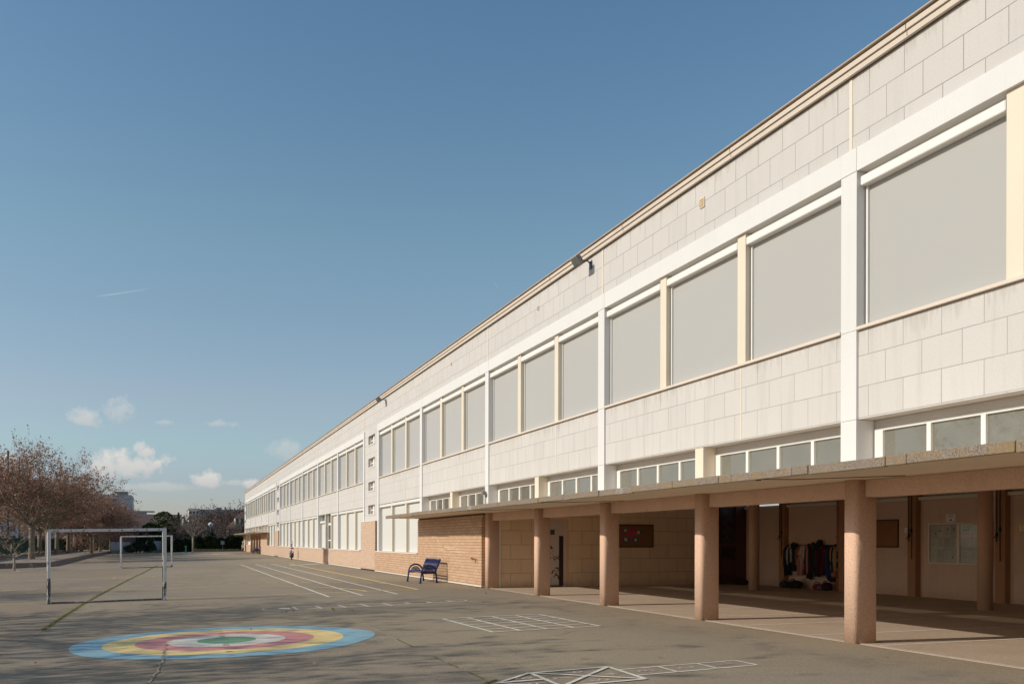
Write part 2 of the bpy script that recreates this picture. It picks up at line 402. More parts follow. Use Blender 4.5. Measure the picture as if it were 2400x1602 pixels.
M['lampglass'] = mat('floodlight_glass', (0.10, 0.115, 0.10), 0.12, 0.2)
M['lampgrey']  = mat('grey_lamp_housing', (0.16, 0.15, 0.15), 0.5, 0.1)
M['line']      = worn('white_court_paint', (0.66,0.60,0.50), ASP, 0.40, 6)
M['chalk']     = worn('faded_white_paint', (0.62,0.57,0.48), ASP, 0.38, 7, soft=0.08)
M['pinkchalk'] = worn('faded_pink_paint', (0.56,0.43,0.37), ASP, 0.40, 9, soft=0.08)
M['yline']     = worn('yellow_court_paint', (0.70,0.49,0.18), ASP, 0.36, 4)
M['yfade']     = worn('faded_yellow_court_paint', (0.50,0.385,0.19), ASP, 0.43, 4, soft=0.08)
M['sline']     = worn('white_slab_line', (0.70,0.64,0.54), (0.40,0.31,0.22), 0.38, 5)
M['rblue']  = worn('ring_blue', (0.215,0.36,0.405), ASP, 0.36, 3, soft=0.07)
M['ryellow']= worn('ring_yellow', (0.71,0.52,0.205), ASP, 0.36, 3, soft=0.07)
M['rpink']  = worn('ring_pink', (0.54,0.215,0.195), ASP, 0.36, 3, soft=0.07)
M['rwhite'] = worn('ring_white', (0.60,0.55,0.445), ASP, 0.36, 3, soft=0.07)
M['rgreen'] = worn('ring_green', (0.13,0.27,0.14), ASP, 0.36, 3, soft=0.07)
M['smudge'] = mat('dark_smudge', (0.10,0.095,0.085), 0.9, 0.2)
M['moss']   = leafmat('moss_tufts', [(0.14,0.15,0.03),(0.26,0.26,0.055),(0.38,0.35,0.12)], 6)
M['bark']   = mat('plane_bark', (0.21, 0.165, 0.12), 0.9, 0.2, 5, 0.25, 25, 0.4)
M['twig']   = mat('twig_bark', (0.15, 0.105, 0.075), 0.9, 0.2, 3)
M['paletwig']= mat('pale_branch_bark', (0.26, 0.215, 0.165), 0.9, 0.2, 3)
M['dryleaf']= leafmat('dry_plane_leaves', [(0.13,0.07,0.05),(0.30,0.165,0.11),(0.45,0.26,0.175),(0.62,0.41,0.28)], 0.9)
M['hedge']  = leafmat('hedge_leaves', [(0.012,0.022,0.010),(0.028,0.045,0.016),(0.06,0.08,0.025)], 1.2, transl=0.12)
M['conifer']= leafmat('conifer_needles', [(0.012,0.022,0.011),(0.028,0.045,0.02),(0.05,0.065,0.03)], 0.8, transl=0.1)
M['magnolia']=leafmat('evergreen_leaves', [(0.02,0.03,0.012),(0.06,0.075,0.025),(0.13,0.14,0.05)], 0.8, transl=0.12)
M['shrub']  = leafmat('bare_shrub_twigs', [(0.07,0.05,0.045),(0.13,0.095,0.085),(0.19,0.14,0.12)], 0.6, transl=0.1)
M['greentree']=leafmat('dark_cypress', [(0.01,0.018,0.01),(0.022,0.034,0.018),(0.04,0.05,0.028)], 0.8, transl=0.1)
M['grass']  = leafmat('grass_blades', [(0.06,0.075,0.02),(0.12,0.14,0.035),(0.20,0.21,0.07)], 2)
M['kerb']   = mat('planter_kerb_concrete', (0.19, 0.145, 0.12), 0.9, 0.15, 2, 0.15, 30)
M['earth']  = mat('dry_packed_earth', (0.25, 0.20, 0.15), 0.95, 0.15, 0.8, 0.15, 20)
M['greenfence'] = mat('green_fence_panel', (0.02, 0.07, 0.048), 0.6, 0.2, 2)
M['greenpost']  = mat('green_painted_post', (0.03, 0.18, 0.13), 0.5, 0.1)
M['netpole']    = mat('dark_green_pole', (0.03, 0.045, 0.045), 0.5, 0.1)
M['palegate']   = mat('pale_grey_panel', (0.42, 0.45, 0.50), 0.5, 0.06)
M['lowwall']    = mat('rough_low_wall', (0.27, 0.20, 0.14), 0.9, 0.3, 4, 0.2, 20)
M['houserender']= mat('house_render', (0.58, 0.52, 0.40), 0.85, 0.08, 1)
M['houseroof']  = mat('brown_roof_tiles', (0.105, 0.066, 0.055), 0.85, 0.2, 2, 0.2, 8)
M['bluegrey']   = mat('blue_grey_cladding', (0.30, 0.36, 0.41), 0.7, 0.1, 0.3)
M['stairglass'] = mat('brown_stair_glass', (0.30, 0.24, 0.185), 0.25, 0.15)
M['aptwall']    = mat('apartment_panel', (0.52, 0.47, 0.42), 0.8, 0.08, 0.4)
M['aptside']    = mat('apartment_side_wall', (0.20, 0.225, 0.25), 0.8, 0.1, 0.3)
M['aptglass']   = mat('far_window_glass', (0.06, 0.07, 0.085), 0.2, 0.2)
M['cork']   = mat('cork_panel', (0.20, 0.095, 0.035), 0.9, 0.1, 4, 0.15, 60)
M['cork2']  = mat('brown_board', (0.235, 0.105, 0.04), 0.85, 0.08, 4)
M['blackfr']= mat('dark_board_frame', (0.03, 0.012, 0.01), 0.5, 0.1)
M['alu']    = mat('case_aluminium', (0.62, 0.55, 0.45), 0.5, 0.05)
M['casebk'] = mat('case_back_paper', (0.42, 0.40, 0.375), 0.8, 0.05)
M['paper']  = mat('paper_sheet', (0.60, 0.57, 0.52), 0.8, 0.05, 2)
M['paper2'] = mat('paper_sheet_grey', (0.50, 0.48, 0.45), 0.8, 0.05, 2)
M['ink']    = mat('printed_ink', (0.06, 0.055, 0.05), 0.8, 0.1)
M['greyink']= mat('grey_print', (0.24, 0.23, 0.22), 0.8, 0.1)
M['posterp']= mat('pink_poster_paper', (0.38, 0.045, 0.07), 0.8, 0.05)
M['posterb']= mat('blue_paper', (0.035, 0.11, 0.135), 0.8, 0.05)
M['postery']= mat('yellow_paper', (0.55, 0.36, 0.02), 0.8, 0.05)
M['cgreen'] = mat('print_green', (0.10, 0.26, 0.03), 0.8, 0.05)
M['cblue']  = mat('print_blue', (0.03, 0.14, 0.22), 0.8, 0.05)
M['cred']   = mat('print_red', (0.35, 0.04, 0.04), 0.8, 0.05)
M['signw']  = mat('white_sign_card', (0.68, 0.66, 0.62), 0.7, 0.05)
M['signy']  = mat('yellow_card_border', (0.62, 0.44, 0.07), 0.7, 0.05)
M['rope']   = mat('dark_rope', (0.02, 0.018, 0.017), 0.9, 0.2)
M['statgrey'] = mat('figure_grey_paint', (0.15, 0.13, 0.125), 0.5, 0.1)
M['statdark'] = mat('figure_dark_paint', (0.055, 0.035, 0.032), 0.5, 0.1)
M['statwhite']= mat('figure_white_paint', (0.62, 0.60, 0.56), 0.5, 0.05)
M['statred']  = mat('figure_red_paint', (0.36, 0.02, 0.025), 0.45, 0.08)
M['statneck'] = mat('figure_blue_grey_paint', (0.20, 0.215, 0.20), 0.5, 0.05)
M['concstrip']= mat('concrete_ramp', (0.42, 0.36, 0.28), 0.9, 0.1, 1.5, 0.1, 40)
M['boardwhite']=mat('plain_white_board', (0.66,0.63,0.57), 0.7, 0.04)

# ------------------------------------------------------------------ ground
SL, XG = 0.0189, 9.6
def gz(x): return SL*(min(max(x, -16.0), XG)-XG)

g = MB()
xs = [-400, -16, XG, 400]; ys = [-150, 0, 40, 100, 160, 900]
for i in range(3):
    for j in range(5):
        a, b_ = xs[i], xs[i+1]; c, d = ys[j], ys[j+1]
        dz = -0.012 if i == 2 else 0.0
        g.face([(a,c,gz(a)+dz),(b_,c,gz(b_)+dz),(b_,d,gz(b_)+dz),(a,d,gz(a)+dz)])
tag(g.build('asphalt_yard', M['asphalt']), kind='structure')
g = MB(); g.box(9.66, 19.6, -6, 28.6, -0.06, 0.0)
tag(g.build('covered_playground_slab', M['slab']), kind='structure')
g = MB(); g.loft([[(6.8,59.4,gz(6.8)+0.005),(9.44,61.3,0.0),(9.44,63.6,0.0),(6.85,60.7,gz(6.85)+0.005)],[(6.8,59.4,gz(6.8)+0.012),(9.44,61.3,0.03),(9.44,63.6,0.03),(6.85,60.7,gz(6.85)+0.012)]],0,True,False)
tag(g.build('entrance_ramp', M['concstrip']), kind='structure')

def stroke(mb, pts, w, h=0.004, mi=0, closed=False):
    """painted line on the yard: a ribbon that follows the fall of the ground"""
    n = len(pts); L = []; Rr = []
    for i in range(n):
        if closed: p0, p1 = pts[i-1], pts[(i+1) % n]
        else: p0, p1 = pts[max(i-1,0)], pts[min(i+1,n-1)]
        dx, dy = p1[0]-p0[0], p1[1]-p0[1]; l = math.hypot(dx, dy) or 1
        nx, ny = -dy/l, dx/l; x, y = pts[i][:2]
        L.append((x+nx*w/2, y+ny*w/2)); Rr.append((x-nx*w/2, y-ny*w/2))
    rng = range(n) if closed else range(n-1)
    for i in rng:
        k = (i+1) % n
        mb.face([(a[0], a[1], gz(a[0])+h) for a in (Rr[i], Rr[k], L[k], L[i])], mi)
def arc(cx, cy, r, a0, a1, n=24):
    return [(cx+r*math.cos(R(a0+(a1-a0)*i/n)), cy+r*math.sin(R(a0+(a1-a0)*i/n))) for i in range(n+1)]
def dashes(mb, pts, w, on, off, h=0.004, mi=0):
    acc = 0.0; cur = [pts[0]]; draw = True
    for i in range(len(pts)-1):
        p, q = Vector(pts[i]), Vector(pts[i+1]); L = (q-p).length; t = 0.0
        while t < L:
            lim = on if draw else off
            step = min(lim-acc, L-t); t += step; acc += step
            c = p.lerp(q, t/L); cur.append((c.x, c.y))
            if acc >= lim-1e-6:
                if draw and len(cur) > 1: stroke(mb, cur, w, h, mi)
                cur = [(c.x, c.y)]; acc = 0.0; draw = not draw
def wob(pts, seed, amp, step=0.35):
    rnd = random.Random(seed); out = []
    for i in range(len(pts)-1):
        p, q = Vector(pts[i]), Vector(pts[i+1]); n = max(1, int((q-p).length/step))
        for k in range(n):
            c = p.lerp(q, k/n); out.append((c.x+rnd.uniform(-amp, amp), c.y+rnd.uniform(-amp, amp)))
    out.append(pts[-1]); return out

# ---- archery style target
def ring_target(cx, cy, k, label):
    t = empty('painted_target', (cx, cy, gz(cx)), label, 'ground marking', 'ring targets painted on the yard')
    radii = [0.0, 0.485*k, 0.97*k, 1.455*k, 1.955*k, 2.46*k]
    names = [('bullseye','rgreen'),('inner_ring','rwhite'),('middle_ring','rpink'),('outer_ring','ryellow'),('edge_ring','rblue')]
    rnd = random.Random(int(cx*10)); nseg = 72
    for i, (nm, mt) in enumerate(names):
        mb = MB(); r0, r1 = radii[i], radii[i+1]
        for s in range(nseg):
            a0, a1 = 2*math.pi*s/nseg, 2*math.pi*(s+1)/nseg
            def P(r, a, edge):
                rr = r
                if edge and i == 4:
                    rr = r*(1+0.012*math.sin(5*a+1)+0.02*max(0, math.cos(a)-0.93)/0.07)
                x, y = cx+rr*math.cos(a), cy+rr*math.sin(a); return (x, y, gz(x)+0.004)
            if r0 == 0: mb.face([(cx, cy, gz(cx)+0.004), P(r1,a0,1), P(r1,a1,1)])
            else: mb.face([P(r0,a0,0), P(r1,a0,1), P(r1,a1,1), P(r0,a1,0)])
        mb.build(nm, M[mt], t, (cx, cy, gz(cx)))
    return t
tg = ring_target(0.82, 16.37, 1.0, 'round blue, yellow, pink, white and green ring target painted on the near asphalt')
wm = worn('worn_dark_mark', (0.10,0.10,0.09), (0.45,0.38,0.28), 0.52, 12, soft=0.05)
for r_ in (0.62, 0.80, 1.2, 1.7, 2.2):
    for s in (-1, 1):
        mb = MB()
        for q in range(1):
            x = 0.72+0.16*q; y = 16.37+s*r_
            mb.face([(x, y-0.04, gz(x)+0.008), (x+0.1, y-0.04, gz(x+0.1)+0.008), (x+0.1, y+0.03, gz(x+0.1)+0.008), (x, y+0.03, gz(x)+0.008)])
        mb.build('worn_mark', wm, tg, (0.82,16.37,gz(0.82)))
ring_target(3.75, 119.6, 1.3, 'pale far ring target on the asphalt in front of the dark hedge')

# ---- grid
C4 = [(5.2,18.38),(7.35,18.40),(7.39,15.42),(5.28,15.38)]
def lerp2(a, b, t): return (a[0]+(b[0]-a[0])*t, a[1]+(b[1]-a[1])*t)
mb = MB()
for i in range(5):
    stroke(mb, wob([lerp2(C4[0],C4[1],i/4), lerp2(C4[3],C4[2],i/4)], 10+i, 0.006), 0.062, 0.005)
for j in range(7):
    stroke(mb, wob([lerp2(C4[0],C4[3],j/6), lerp2(C4[1],C4[2],j/6)], 30+j, 0.006), 0.055, 0.0085)
tag(mb.build('painted_grid', M['line']), 'white painted grid of four by six boxes on the asphalt', 'ground marking')

# ---- text on the ground and on signs
def text_faces(s, size):
    cu = bpy.data.curves.new('lettering', 'FONT'); cu.body = s; cu.size = size; cu.resolution_u = 3
    cu.align_x = 'CENTER'; cu.align_y = 'CENTER'
    o = bpy.data.objects.new('lettering', cu); col.objects.link(o)
    dg = bpy.context.evaluated_depsgraph_get(); dg.update()
    me = bpy.data.meshes.new_from_object(o.evaluated_get(dg))
    vs = [tuple(v.co) for v in me.vertices]; fs = [tuple(p.vertices) for p in me.polygons]
    bpy.data.objects.remove(o); bpy.data.curves.remove(cu); bpy.data.meshes.remove(me)
    return vs, fs
def add_text(mb, s, size, fn, mi=0):
    vs, fs = text_faces(s, size); b = len(mb.v)
    mb.v += [tuple(fn(v[0], v[1])) for v in vs]
    for f in fs: mb.f.append(tuple(b+i for i in f)); mb.m.append(mi); mb.sm.append(False)

# ---- hopscotch
hop = empty('painted_hopscotch', (5.2, 10.05, gz(5.2)), 'white hopscotch figure with numbered boxes at the bottom edge of the yard', 'ground marking')
mb = MB(); W_ = 0.046
for i, seg in enumerate([[(5.19,10.36),(6.96,10.43)],[(5.17,9.84),(6.98,9.95)],[(6.96,10.43),(6.98,9.95)],[(6.36,10.40),(6.37,9.91)],[(5.78,10.38),(5.77,9.88)]]):
    stroke(mb, wob(seg, 50+i, 0.005), W_, 0.005+0.0007*i)
for i, seg in enumerate([[(5.2,10.62),(5.16,9.54)],[(4.1,10.56),(5.2,10.62)],[(5.16,9.54),(4.07,9.47)],[(4.1,10.56),(4.07,9.47)],[(5.2,10.62),(4.07,9.47)],[(4.1,10.56),(5.16,9.54)],[(4.1,10.56),(3.49,10.0),(4.07,9.47)],[(3.49,10.0),(4.09,10.02)]]):
    stroke(mb, wob(seg, 60+i, 0.006), W_+0.012, 0.009+0.0007*i)
mb.build('outline', M['line'], hop, (5.2, 10.05, gz(5.2)))
for s, x, y in (('1',6.66,10.17),('2',6.06,10.14),('3',5.48,10.12),('4',4.97,10.07),('5',4.66,9.72),('6',4.64,10.40),('7',4.33,10.05),('8',3.90,10.22),('9',3.91,9.80)):
    mb = MB(); add_text(mb, s, 0.32, lambda u, v, x=x, y=y: (x-v, y+u*0.85, gz(x-v)+0.006))
    mb.build('numeral', M['pinkchalk'], hop, (5.2, 10.05, gz(5.2)))

# ---- sprint lanes
mb = MB()
for i, (xx, y1) in enumerate(((4.2,65.5),(5.19,65.9),(6.25,66.1))):
    stroke(mb, wob([(xx,27.0),(xx,y1)], 80+i, 0.014, 1.2), 0.085, 0.0075+0.001*i)
stroke(mb, wob([(4.16,26.95),(6.29,27.15)], 85, 0.005), 0.06, 0.005)
tag(mb.build('painted_running_lane', M['line']), 'three long white running lane lines beside the facade', 'ground marking')

# ---- yellow handball court
court = empty('painted_court', (-1.8, 47, gz(-1.8)), 'yellow ball court lines with goal arcs and dashed arcs on the yard', 'ground marking')
gx0, gx1, cm = -3.3, -0.3, 47.0; OCT = (-1.8, 47, gz(-1.8))
def cline(name, m, pts, wd, h, seed, amp=0.012, step=1.2, dash=False):
    mb = MB()
    if dash: dashes(mb, pts, wd, 0.42, 0.30, h)
    else: stroke(mb, wob(pts, seed, amp, step), wd, h)
    return mb.build(name, m, court, OCT)
cline('side_line', M['yline'], [(7.4,29.1),(7.4,65.0)], 0.11, 0.006, 90)
cline('side_line', M['yfade'], [(-11.0,29.1),(-11.0,65.0)], 0.085, 0.006, 91)
cline('halfway_line', M['yline'], [(-11.0,cm),(7.4,cm)], 0.12, 0.0045, 94)
cline('centre_circle', M['yline'], arc(-1.85, cm, 0.9, 0, 360, 32), 0.075, 0.0095, 95, 0.005)
for yy, sg in ((29.1, 1), (64.9, -1)):
    ml = M['yline'] if sg > 0 else M['yfade']
    cline('goal_line', ml, [(-11.0,yy),(7.4,yy)], 0.10, 0.0045, 92)
    cline('goal_area_arc', ml, arc(gx1, yy, 6.0, 0, 90*sg) + arc(gx0, yy, 6.0, 90*sg, 180*sg), 0.115, 0.008, 93, 0.012, 0.8)
    cline('dashed_arc', ml, [p for p in arc(gx1, yy, 9.0, 0, 90*sg, 40) + arc(gx0, yy, 9.0, 90*sg, 180*sg, 40) if -11 < p[0] < 7.4], 0.13, 0.0045, 96, dash=True)

# ---- number caterpillar
cat = empty('painted_caterpillar', (4.7, 23.1, gz(4.7)), 'faded white number caterpillar outline painted between target and running lanes', 'ground marking')
mb = MB()
body = arc(2.42, 23.15, 0.42, 90, 270, 14)
stroke(mb, wob(body, 101, 0.012, 0.1), 0.05, 0.005)
stroke(mb, wob([(2.42,23.57),(4.7,23.52),(6.9,23.66)], 102, 0.02, 0.3), 0.045, 0.0055)
stroke(mb, wob([(2.42,22.73),(4.7,22.7),(6.9,23.1)], 103, 0.02, 0.3), 0.045, 0.0055)
stroke(mb, wob(arc(6.95, 23.4, 0.3, 90, -90, 12), 104, 0.01, 0.1), 0.05, 0.0065)
mb.build('outline', M['chalk'], cat, (4.7,23.1,gz(4.7)))
for i in range(8):
    mb = MB(); x = 2.75+0.574*i; s = 0.55 if i < 5 else 0.36
    stroke(mb, wob([(x, 23.1+s+0.05*(i > 4)), (x+0.02, 23.1-s+0.25*(i > 4))], 110+i, 0.01), 0.075, 0.0075)
    mb.build('division_line', M['pinkchalk'], cat, (4.7,23.1,gz(4.7)))
mb = MB(); mb.prism([(2.36,22.95),(2.62,22.9),(2.66,23.2),(2.5,23.32),(2.38,23.2)], gz(2.5)+0.004, gz(2.5)+0.008)
for i in range(1, 7):
    add_text(mb, str(i), 0.36, lambda u, v, i=i: (2.44+0.574*(i+0.0)+0.28+u*0.8, 23.1+v, gz(2.44+0.574*i+0.28)+0.0065))
mb.build('numeral', M['chalk'], cat, (4.7,23.1,gz(4.7)))

# ---- lines on the slab
mb = MB()
for y0, x1 in ((10.85,18.5),(12.45,18.2),(14.32,18.0),(16.2,18.0),(18.1,18.0),(19.95,18.0),(21.9,18),(24.2,17.5),(26.2,17.5)):
    mb.face([(9.75,y0-0.03,0.004),(x1,y0+0.12,0.004),(x1,y0+0.18,0.004),(9.75,y0+0.03,0.004)])
mb.face([(9.66,-6,0.005),(9.70,-6,0.005),(9.70,28.5,0.005),(9.66,28.5,0.005)])
tag(mb.build('slab_line', M['sline']), 'thin white lines painted across the covered playground floor', 'ground marking')

# ---- moss in the joints of the asphalt
mb = MB(); rnd = random.Random(3)
def moss(pts, dens, w, h, brk=0.0):
    for i in range(len(pts)-1):
        p, q = Vector(pts[i]), Vector(pts[i+1]); n = int((q-p).length*dens)
        for k in range(n):
            t = rnd.random(); c = p.lerp(q, t)
            if brk and math.sin(c.y*3.1+1)+math.sin(c.y*7.7)+math.sin(c.y*1.3) < brk: continue
            x = c.x+rnd.gauss(0, w); y = c.y+rnd.gauss(0, 0.02); s = rnd.uniform(0.5, 1.3)*h
            z = gz(x)+0.003
            a = rnd.uniform(0, 6.28)
            dx, dy = math.cos(a)*s, math.sin(a)*s
            mb.face([(x-dx, y-dy, z), (x+dy, y-dx, z+s*0.5), (x+dx, y+dy, z+s*0.25), (x-dy, y+dx, z+s*0.7)])
moss([(-2.44,20.1),(-2.42,23.8),(-2.40,27.5),(-2.33,31.0)], 240, 0.019, 0.017)
moss([(-2.33,31.0),(-2.15,38.0),(-1.95,45.0),(-1.6,55.5),(-1.2,69.0)], 95, 0.022, 0.021)
moss([(-3.6,19.1),(-2.75,19.28)], 70, 0.02, 0.02, -0.6)
moss([(3.48,15.2),(3.44,12.4),(3.45,10.4)], 150, 0.008, 0.009, -0.1)
moss([(3.2,9.9),(3.55,10.24)], 260, 0.014, 0.014)
moss([(-0.15,21.9),(3.4,22.2)], 8, 0.03, 0.03, 0.3)
moss([(3.5,21.6),(3.6,22.7)], 50, 0.02, 0.016)
tag(mb.build('moss', M['moss']), 'bright green moss growing in the asphalt joints', 'moss', kind='stuff')
mb = MB(); rnd = random.Random(5)
for _ in range(140):
    x, y = (rnd.uniform(-9,9.3), rnd.uniform(9,40)) if rnd.random() < 0.5 else (rnd.uniform(-11,-4), rnd.uniform(60,80))
    mb.card((x, y, gz(x)+0.018), rnd.uniform(0.03,0.055), rnd, 0, 1.4, 3.0)
for x, y in ((5.24,11.48),(11.2,8.2),(9.3,29.0),(9.25,29.3),(9.3,28.7)): mb.card((x, y, gz(x)+0.02), 0.08, rnd, 0, 1.5, 3.0)
tag(mb.build('fallen_leaves', M['dryleaf']), 'scattered dry fallen leaves on the asphalt', 'leaves', kind='stuff')
# cracks: thin dark and sandy ribbons
mb = MB()
stroke(mb, wob([(-0.14,16.3),(-0.16,14.9),(-0.18,13.8),(-0.3,11.6)], 120, 0.03, 0.14), 0.03, 0.0095)
stroke(mb, wob([(-2.44,20.0),(-2.5,18.6),(-2.6,17.5)], 121, 0.03, 0.2), 0.025, 0.004)
stroke(mb, wob([(3.42,22.5),(3.5,19.0),(3.47,15.2)], 122, 0.02, 0.3), 0.018, 0.004)
tag(mb.build('asphalt_crack', mat('sandy_crack_fill', (0.33,0.265,0.18), 0.95, 0.3, 8)), 'sandy cracks running through the asphalt and the ring target', 'crack', kind='structure')

# ------------------------------------------------------------------ the school
W = 9.58
B = empty('school_building', (W, 0, 0), 'long two-storey school with cream stone cladding, white lintel band and rows of pale roller blinds', 'school')
OB = (W, 0, 0)
def P(name, mb, m, parent=None): return mb.build(name, m, parent if parent is not None else B, OB)

Y0, Y1 = -14.54, 141.95
near = [-14.54, -5.92, 2.70, 11.32, 19.94, 28.56, 37.18]          # pilasters over the covered playground
grpA = near + [45.80]
grpB = [49.55, 58.15, 66.75, 75.35, 83.95, 92.55]
grpC = [96.10, 104.62, 113.14, 121.66, 130.18, 138.70]
towers = [(45.80, 49.55), (92.55, 96.10), (138.70, 141.95)]
bays = [(a, b) for gq in (grpA, grpB, grpC) for a, b in zip(gq, gq[1:])]
PW = 0.17                                                          # half a pilaster
XF = 9.60                                                          # cladding face

# shell behind the facade (upper storey, closed ground floor, roof)
mb = MB()
mb.box(9.98, 19.9, Y0, Y1, 3.5, 8.6)
P('wall', mb, M['plaster'])
mb = MB(); mb.box(9.98, 19.9, 28.75, 104.5, 0.0, 3.495); P('wall', mb, M['plaster'])
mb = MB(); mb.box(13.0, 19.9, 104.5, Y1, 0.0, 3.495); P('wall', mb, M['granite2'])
mb = MB(); mb.box(9.70, 19.95, Y0, Y1, 8.605, 8.72); P('roof', mb, M['roof'])
mb = MB()
mb.box(9.60, 9.98, Y1-0.3, Y1, 0.0, 8.6); mb.box(9.98, 19.9, Y1+0.003, Y1+0.05, 0, 8.6)
P('end_wall', mb, M['brickpink'])

# cornice; the shadow lines under cap and bands are coloured in dark
mb = MB()
mb.box(9.46, 9.90, Y0, Y1, 8.735, 8.755, 1)
mb.box(9.55, 9.90, Y0, Y1, 8.705, 8.735, 1)
mb.box(9.50, 9.90, Y0, Y1, 8.630, 8.705, 0)
mb.box(9.545, 9.90, Y0, Y1, 8.612, 8.630, 1)
mb.box(9.525, 9.90, Y0, Y1, 8.535, 8.612, 0)
mb.box(9.575, 9.90, Y0, Y1, 8.523, 8.535, 2)
y = Y0 + 3.1
while y < Y1:                                                       # open joints between the coping lengths
    mb.box(9.497, 9.52, y-0.006, y+0.006, 8.632, 8.703, 2); mb.box(9.522, 9.54, y-0.005, y+0.005, 8.547, 8.610, 2); y += 4.31
P('cornice', mb, [M['cornice'], M['capmetal'], M['gap']])

# parapet cladding and lintel band
mb = MB(); mb.box(XF, 9.975, Y0, Y1, 7.42, 8.523); P('parapet', mb, M['tile_top'])
for a, b in bays:
    mb = MB(); mb.box(9.555, 9.90, a+PW+0.004, b-PW-0.004, 7.07, 7.42); P('lintel_band', mb, M['white'])
    mb = MB(); mb.box(9.592, XF, a-0.03, a+0.03, 7.42, 8.52); P('expansion_joint', mb, M['cream'])
    q = a + (b-a)/3
    mb = MB(); mb.box(9.594, XF, q-0.018, q+0.018, 3.37, 4.67); P('expansion_joint', mb, M['cream'])

# pilasters
for gq in (grpA, grpB, grpC):
    for y in gq:
        zb = 2.571 if (y < 45 or y > 104 and y < 138) else (1.045 if y not in (45.80, 49.55, 92.55, 96.10, 138.70) else 1.0)
        mb = MB()
        for z0, z1 in ((zb, 3.352), (3.358, 4.69), (4.696, 7.066)):
            if z1 > z0: mb.box(9.56, 9.96, y-PW, y+PW, z0, z1)
        mb.box(9.553, 9.90, y-PW, y+PW, 7.072, 7.42)
        P('pilaster', mb, M['white'])

# spandrels and sills
for a, b in bays:
    mb = MB(); mb.box(XF, 9.95, a+PW, b-PW, 3.36, 4.68); P('spandrel', mb, M['tile_low'])
    mb = MB()
    mb.box(9.54, 9.94, a+PW+0.003, b-PW-0.003, 4.69, 4.735)
    P('window_sill', mb, M['sill'])

# windows with blinds: one of each kind, then copies
def window_proto(w, z0, z1, zbox, boxh, blindmat):
    f = MB(); h = w/2
    f.box(9.90, 9.93, -h, h, z0, z1)                               # dark back panel behind the blind
    f.box(9.80, 9.90, -h+0.03, -h+0.065, z0, zbox, 1); f.box(9.80, 9.90, h-0.065, h-0.03, z0, zbox, 1)
    f.box(9.86, 9.90, -h+0.065, -h+0.10, z0, zbox, 1); f.box(9.86, 9.90, h-0.10, h-0.065, z0, zbox, 1)
    f.box(9.82, 9.90, -h+0.03, h-0.03, zbox+boxh+0.01, z1, 1)
    r = P('window', f, [M['greyframe'], M['box']])
    bl = MB(); bl.box(9.835, 9.842, -h+0.068, h-0.068, z0+0.035, zbox+0.02)
    P('blind', bl, blindmat, r)
    bx = MB(); bx.bevbox(9.70, 9.86, -h+0.015, h-0.015, zbox, zbox+boxh, 0.012)
    P('blind_box', bx, M['box'], r)
    bb = MB(); bb.box(9.825, 9.85, -h+0.067, h-0.067, z0+0.003, z0+0.035)
    P('blind_bar', bb, M['box'], r)
    return r
MW = 0.125
def thirds(a, b):
    lo, hi = a+PW, b-PW; w = (hi-lo-4*MW)/3
    return [(lo + k*(w+2*MW) + w/2, w) for k in range(3)], [lo + (k+1)*w + (2*k+1)*MW for k in range(2)]
wU = window_proto(2.593, 4.738, 7.068, 6.85, 0.135, M['blind'])
first = True
for a, b in bays:
    cs, ms = thirds(a, b)
    for c, w in cs:
        o = wU if first else copy_tree(wU, B)
        o.location = (-0.09, c, 0); o.scale = (1, w/2.593, 1); first = False
    for m_ in ms:
        mb = MB(); mb.box(9.615, 9.94, m_-MW, m_+MW, 4.738, 7.066); P('mullion', mb, M['cream'])
wL = window_proto(2.593, 1.048, 3.356, 3.215, 0.12, M['blindlow'])
first = True
lower = [(37.18, 45.80)] + list(zip(grpB, grpB[1:])) + [(96.10, 104.62)]
for a, b in lower:
    cs, ms = thirds(a, b)
    for i, (c, w) in enumerate(cs):
        if abs(a-58.15) < 0.1 and i in (1, 2): continue
        o = wL if first else copy_tree(wL, B)
        o.location = (-0.09, c, 0); o.scale = (1, w/2.593, 1); first = False
    for i, m_ in enumerate(ms):
        if abs(a-58.15) < 0.1 and i == 1: continue
        mb = MB(); mb.box(9.615, 9.94, m_-MW, m_+MW, 1.048, 3.356); P('mullion', mb, M['cream'])
# the bay with the yard door
mb = MB()
for ya in (61.05, 62.22, 63.30): mb.box(9.80, 9.97, ya, ya+0.09, 0.05, 3.356)
for ya, yb in ((61.14, 62.22), (62.31, 63.30)):
    mb.box(9.81, 9.97, ya, yb, 2.60, 2.76); mb.box(9.81, 9.97, ya, yb, 1.55, 1.63); mb.box(9.82, 9.97, ya, yb, 0.05, 0.55)
d = P('door', mb, M['box'])
mb = MB()
for ya, yb in ((61.14, 62.22), (62.31, 63.30)):
    mb.box(9.865, 9.875, ya, yb, 0.55, 1.55); mb.box(9.865, 9.875, ya, yb, 1.63, 2.60); mb.box(9.865, 9.875, ya, yb, 2.76, 3.35)
P('pane', mb, M['aptglass'], d)
mb = MB(); mb.tube([(9.76, 62.38, 1.0), (9.76, 62.38, 1.35)], 0.018, 6); mb.box(9.76, 9.80, 62.365, 62.395, 1.03, 1.06); mb.box(9.76, 9.80, 62.365, 62.395, 1.29, 1.32); P('handle', mb, M['black'], d)
mb = MB(); mb.box(9.62, 9.97, 63.4, 63.62, 0.99, 3.356); P('door_post', mb, M['cream'])
mb = MB(); mb.box(9.475, 9.97, 63.4, 63.625, 0.0, 0.985); P('door_pier', mb, M['granite2'])
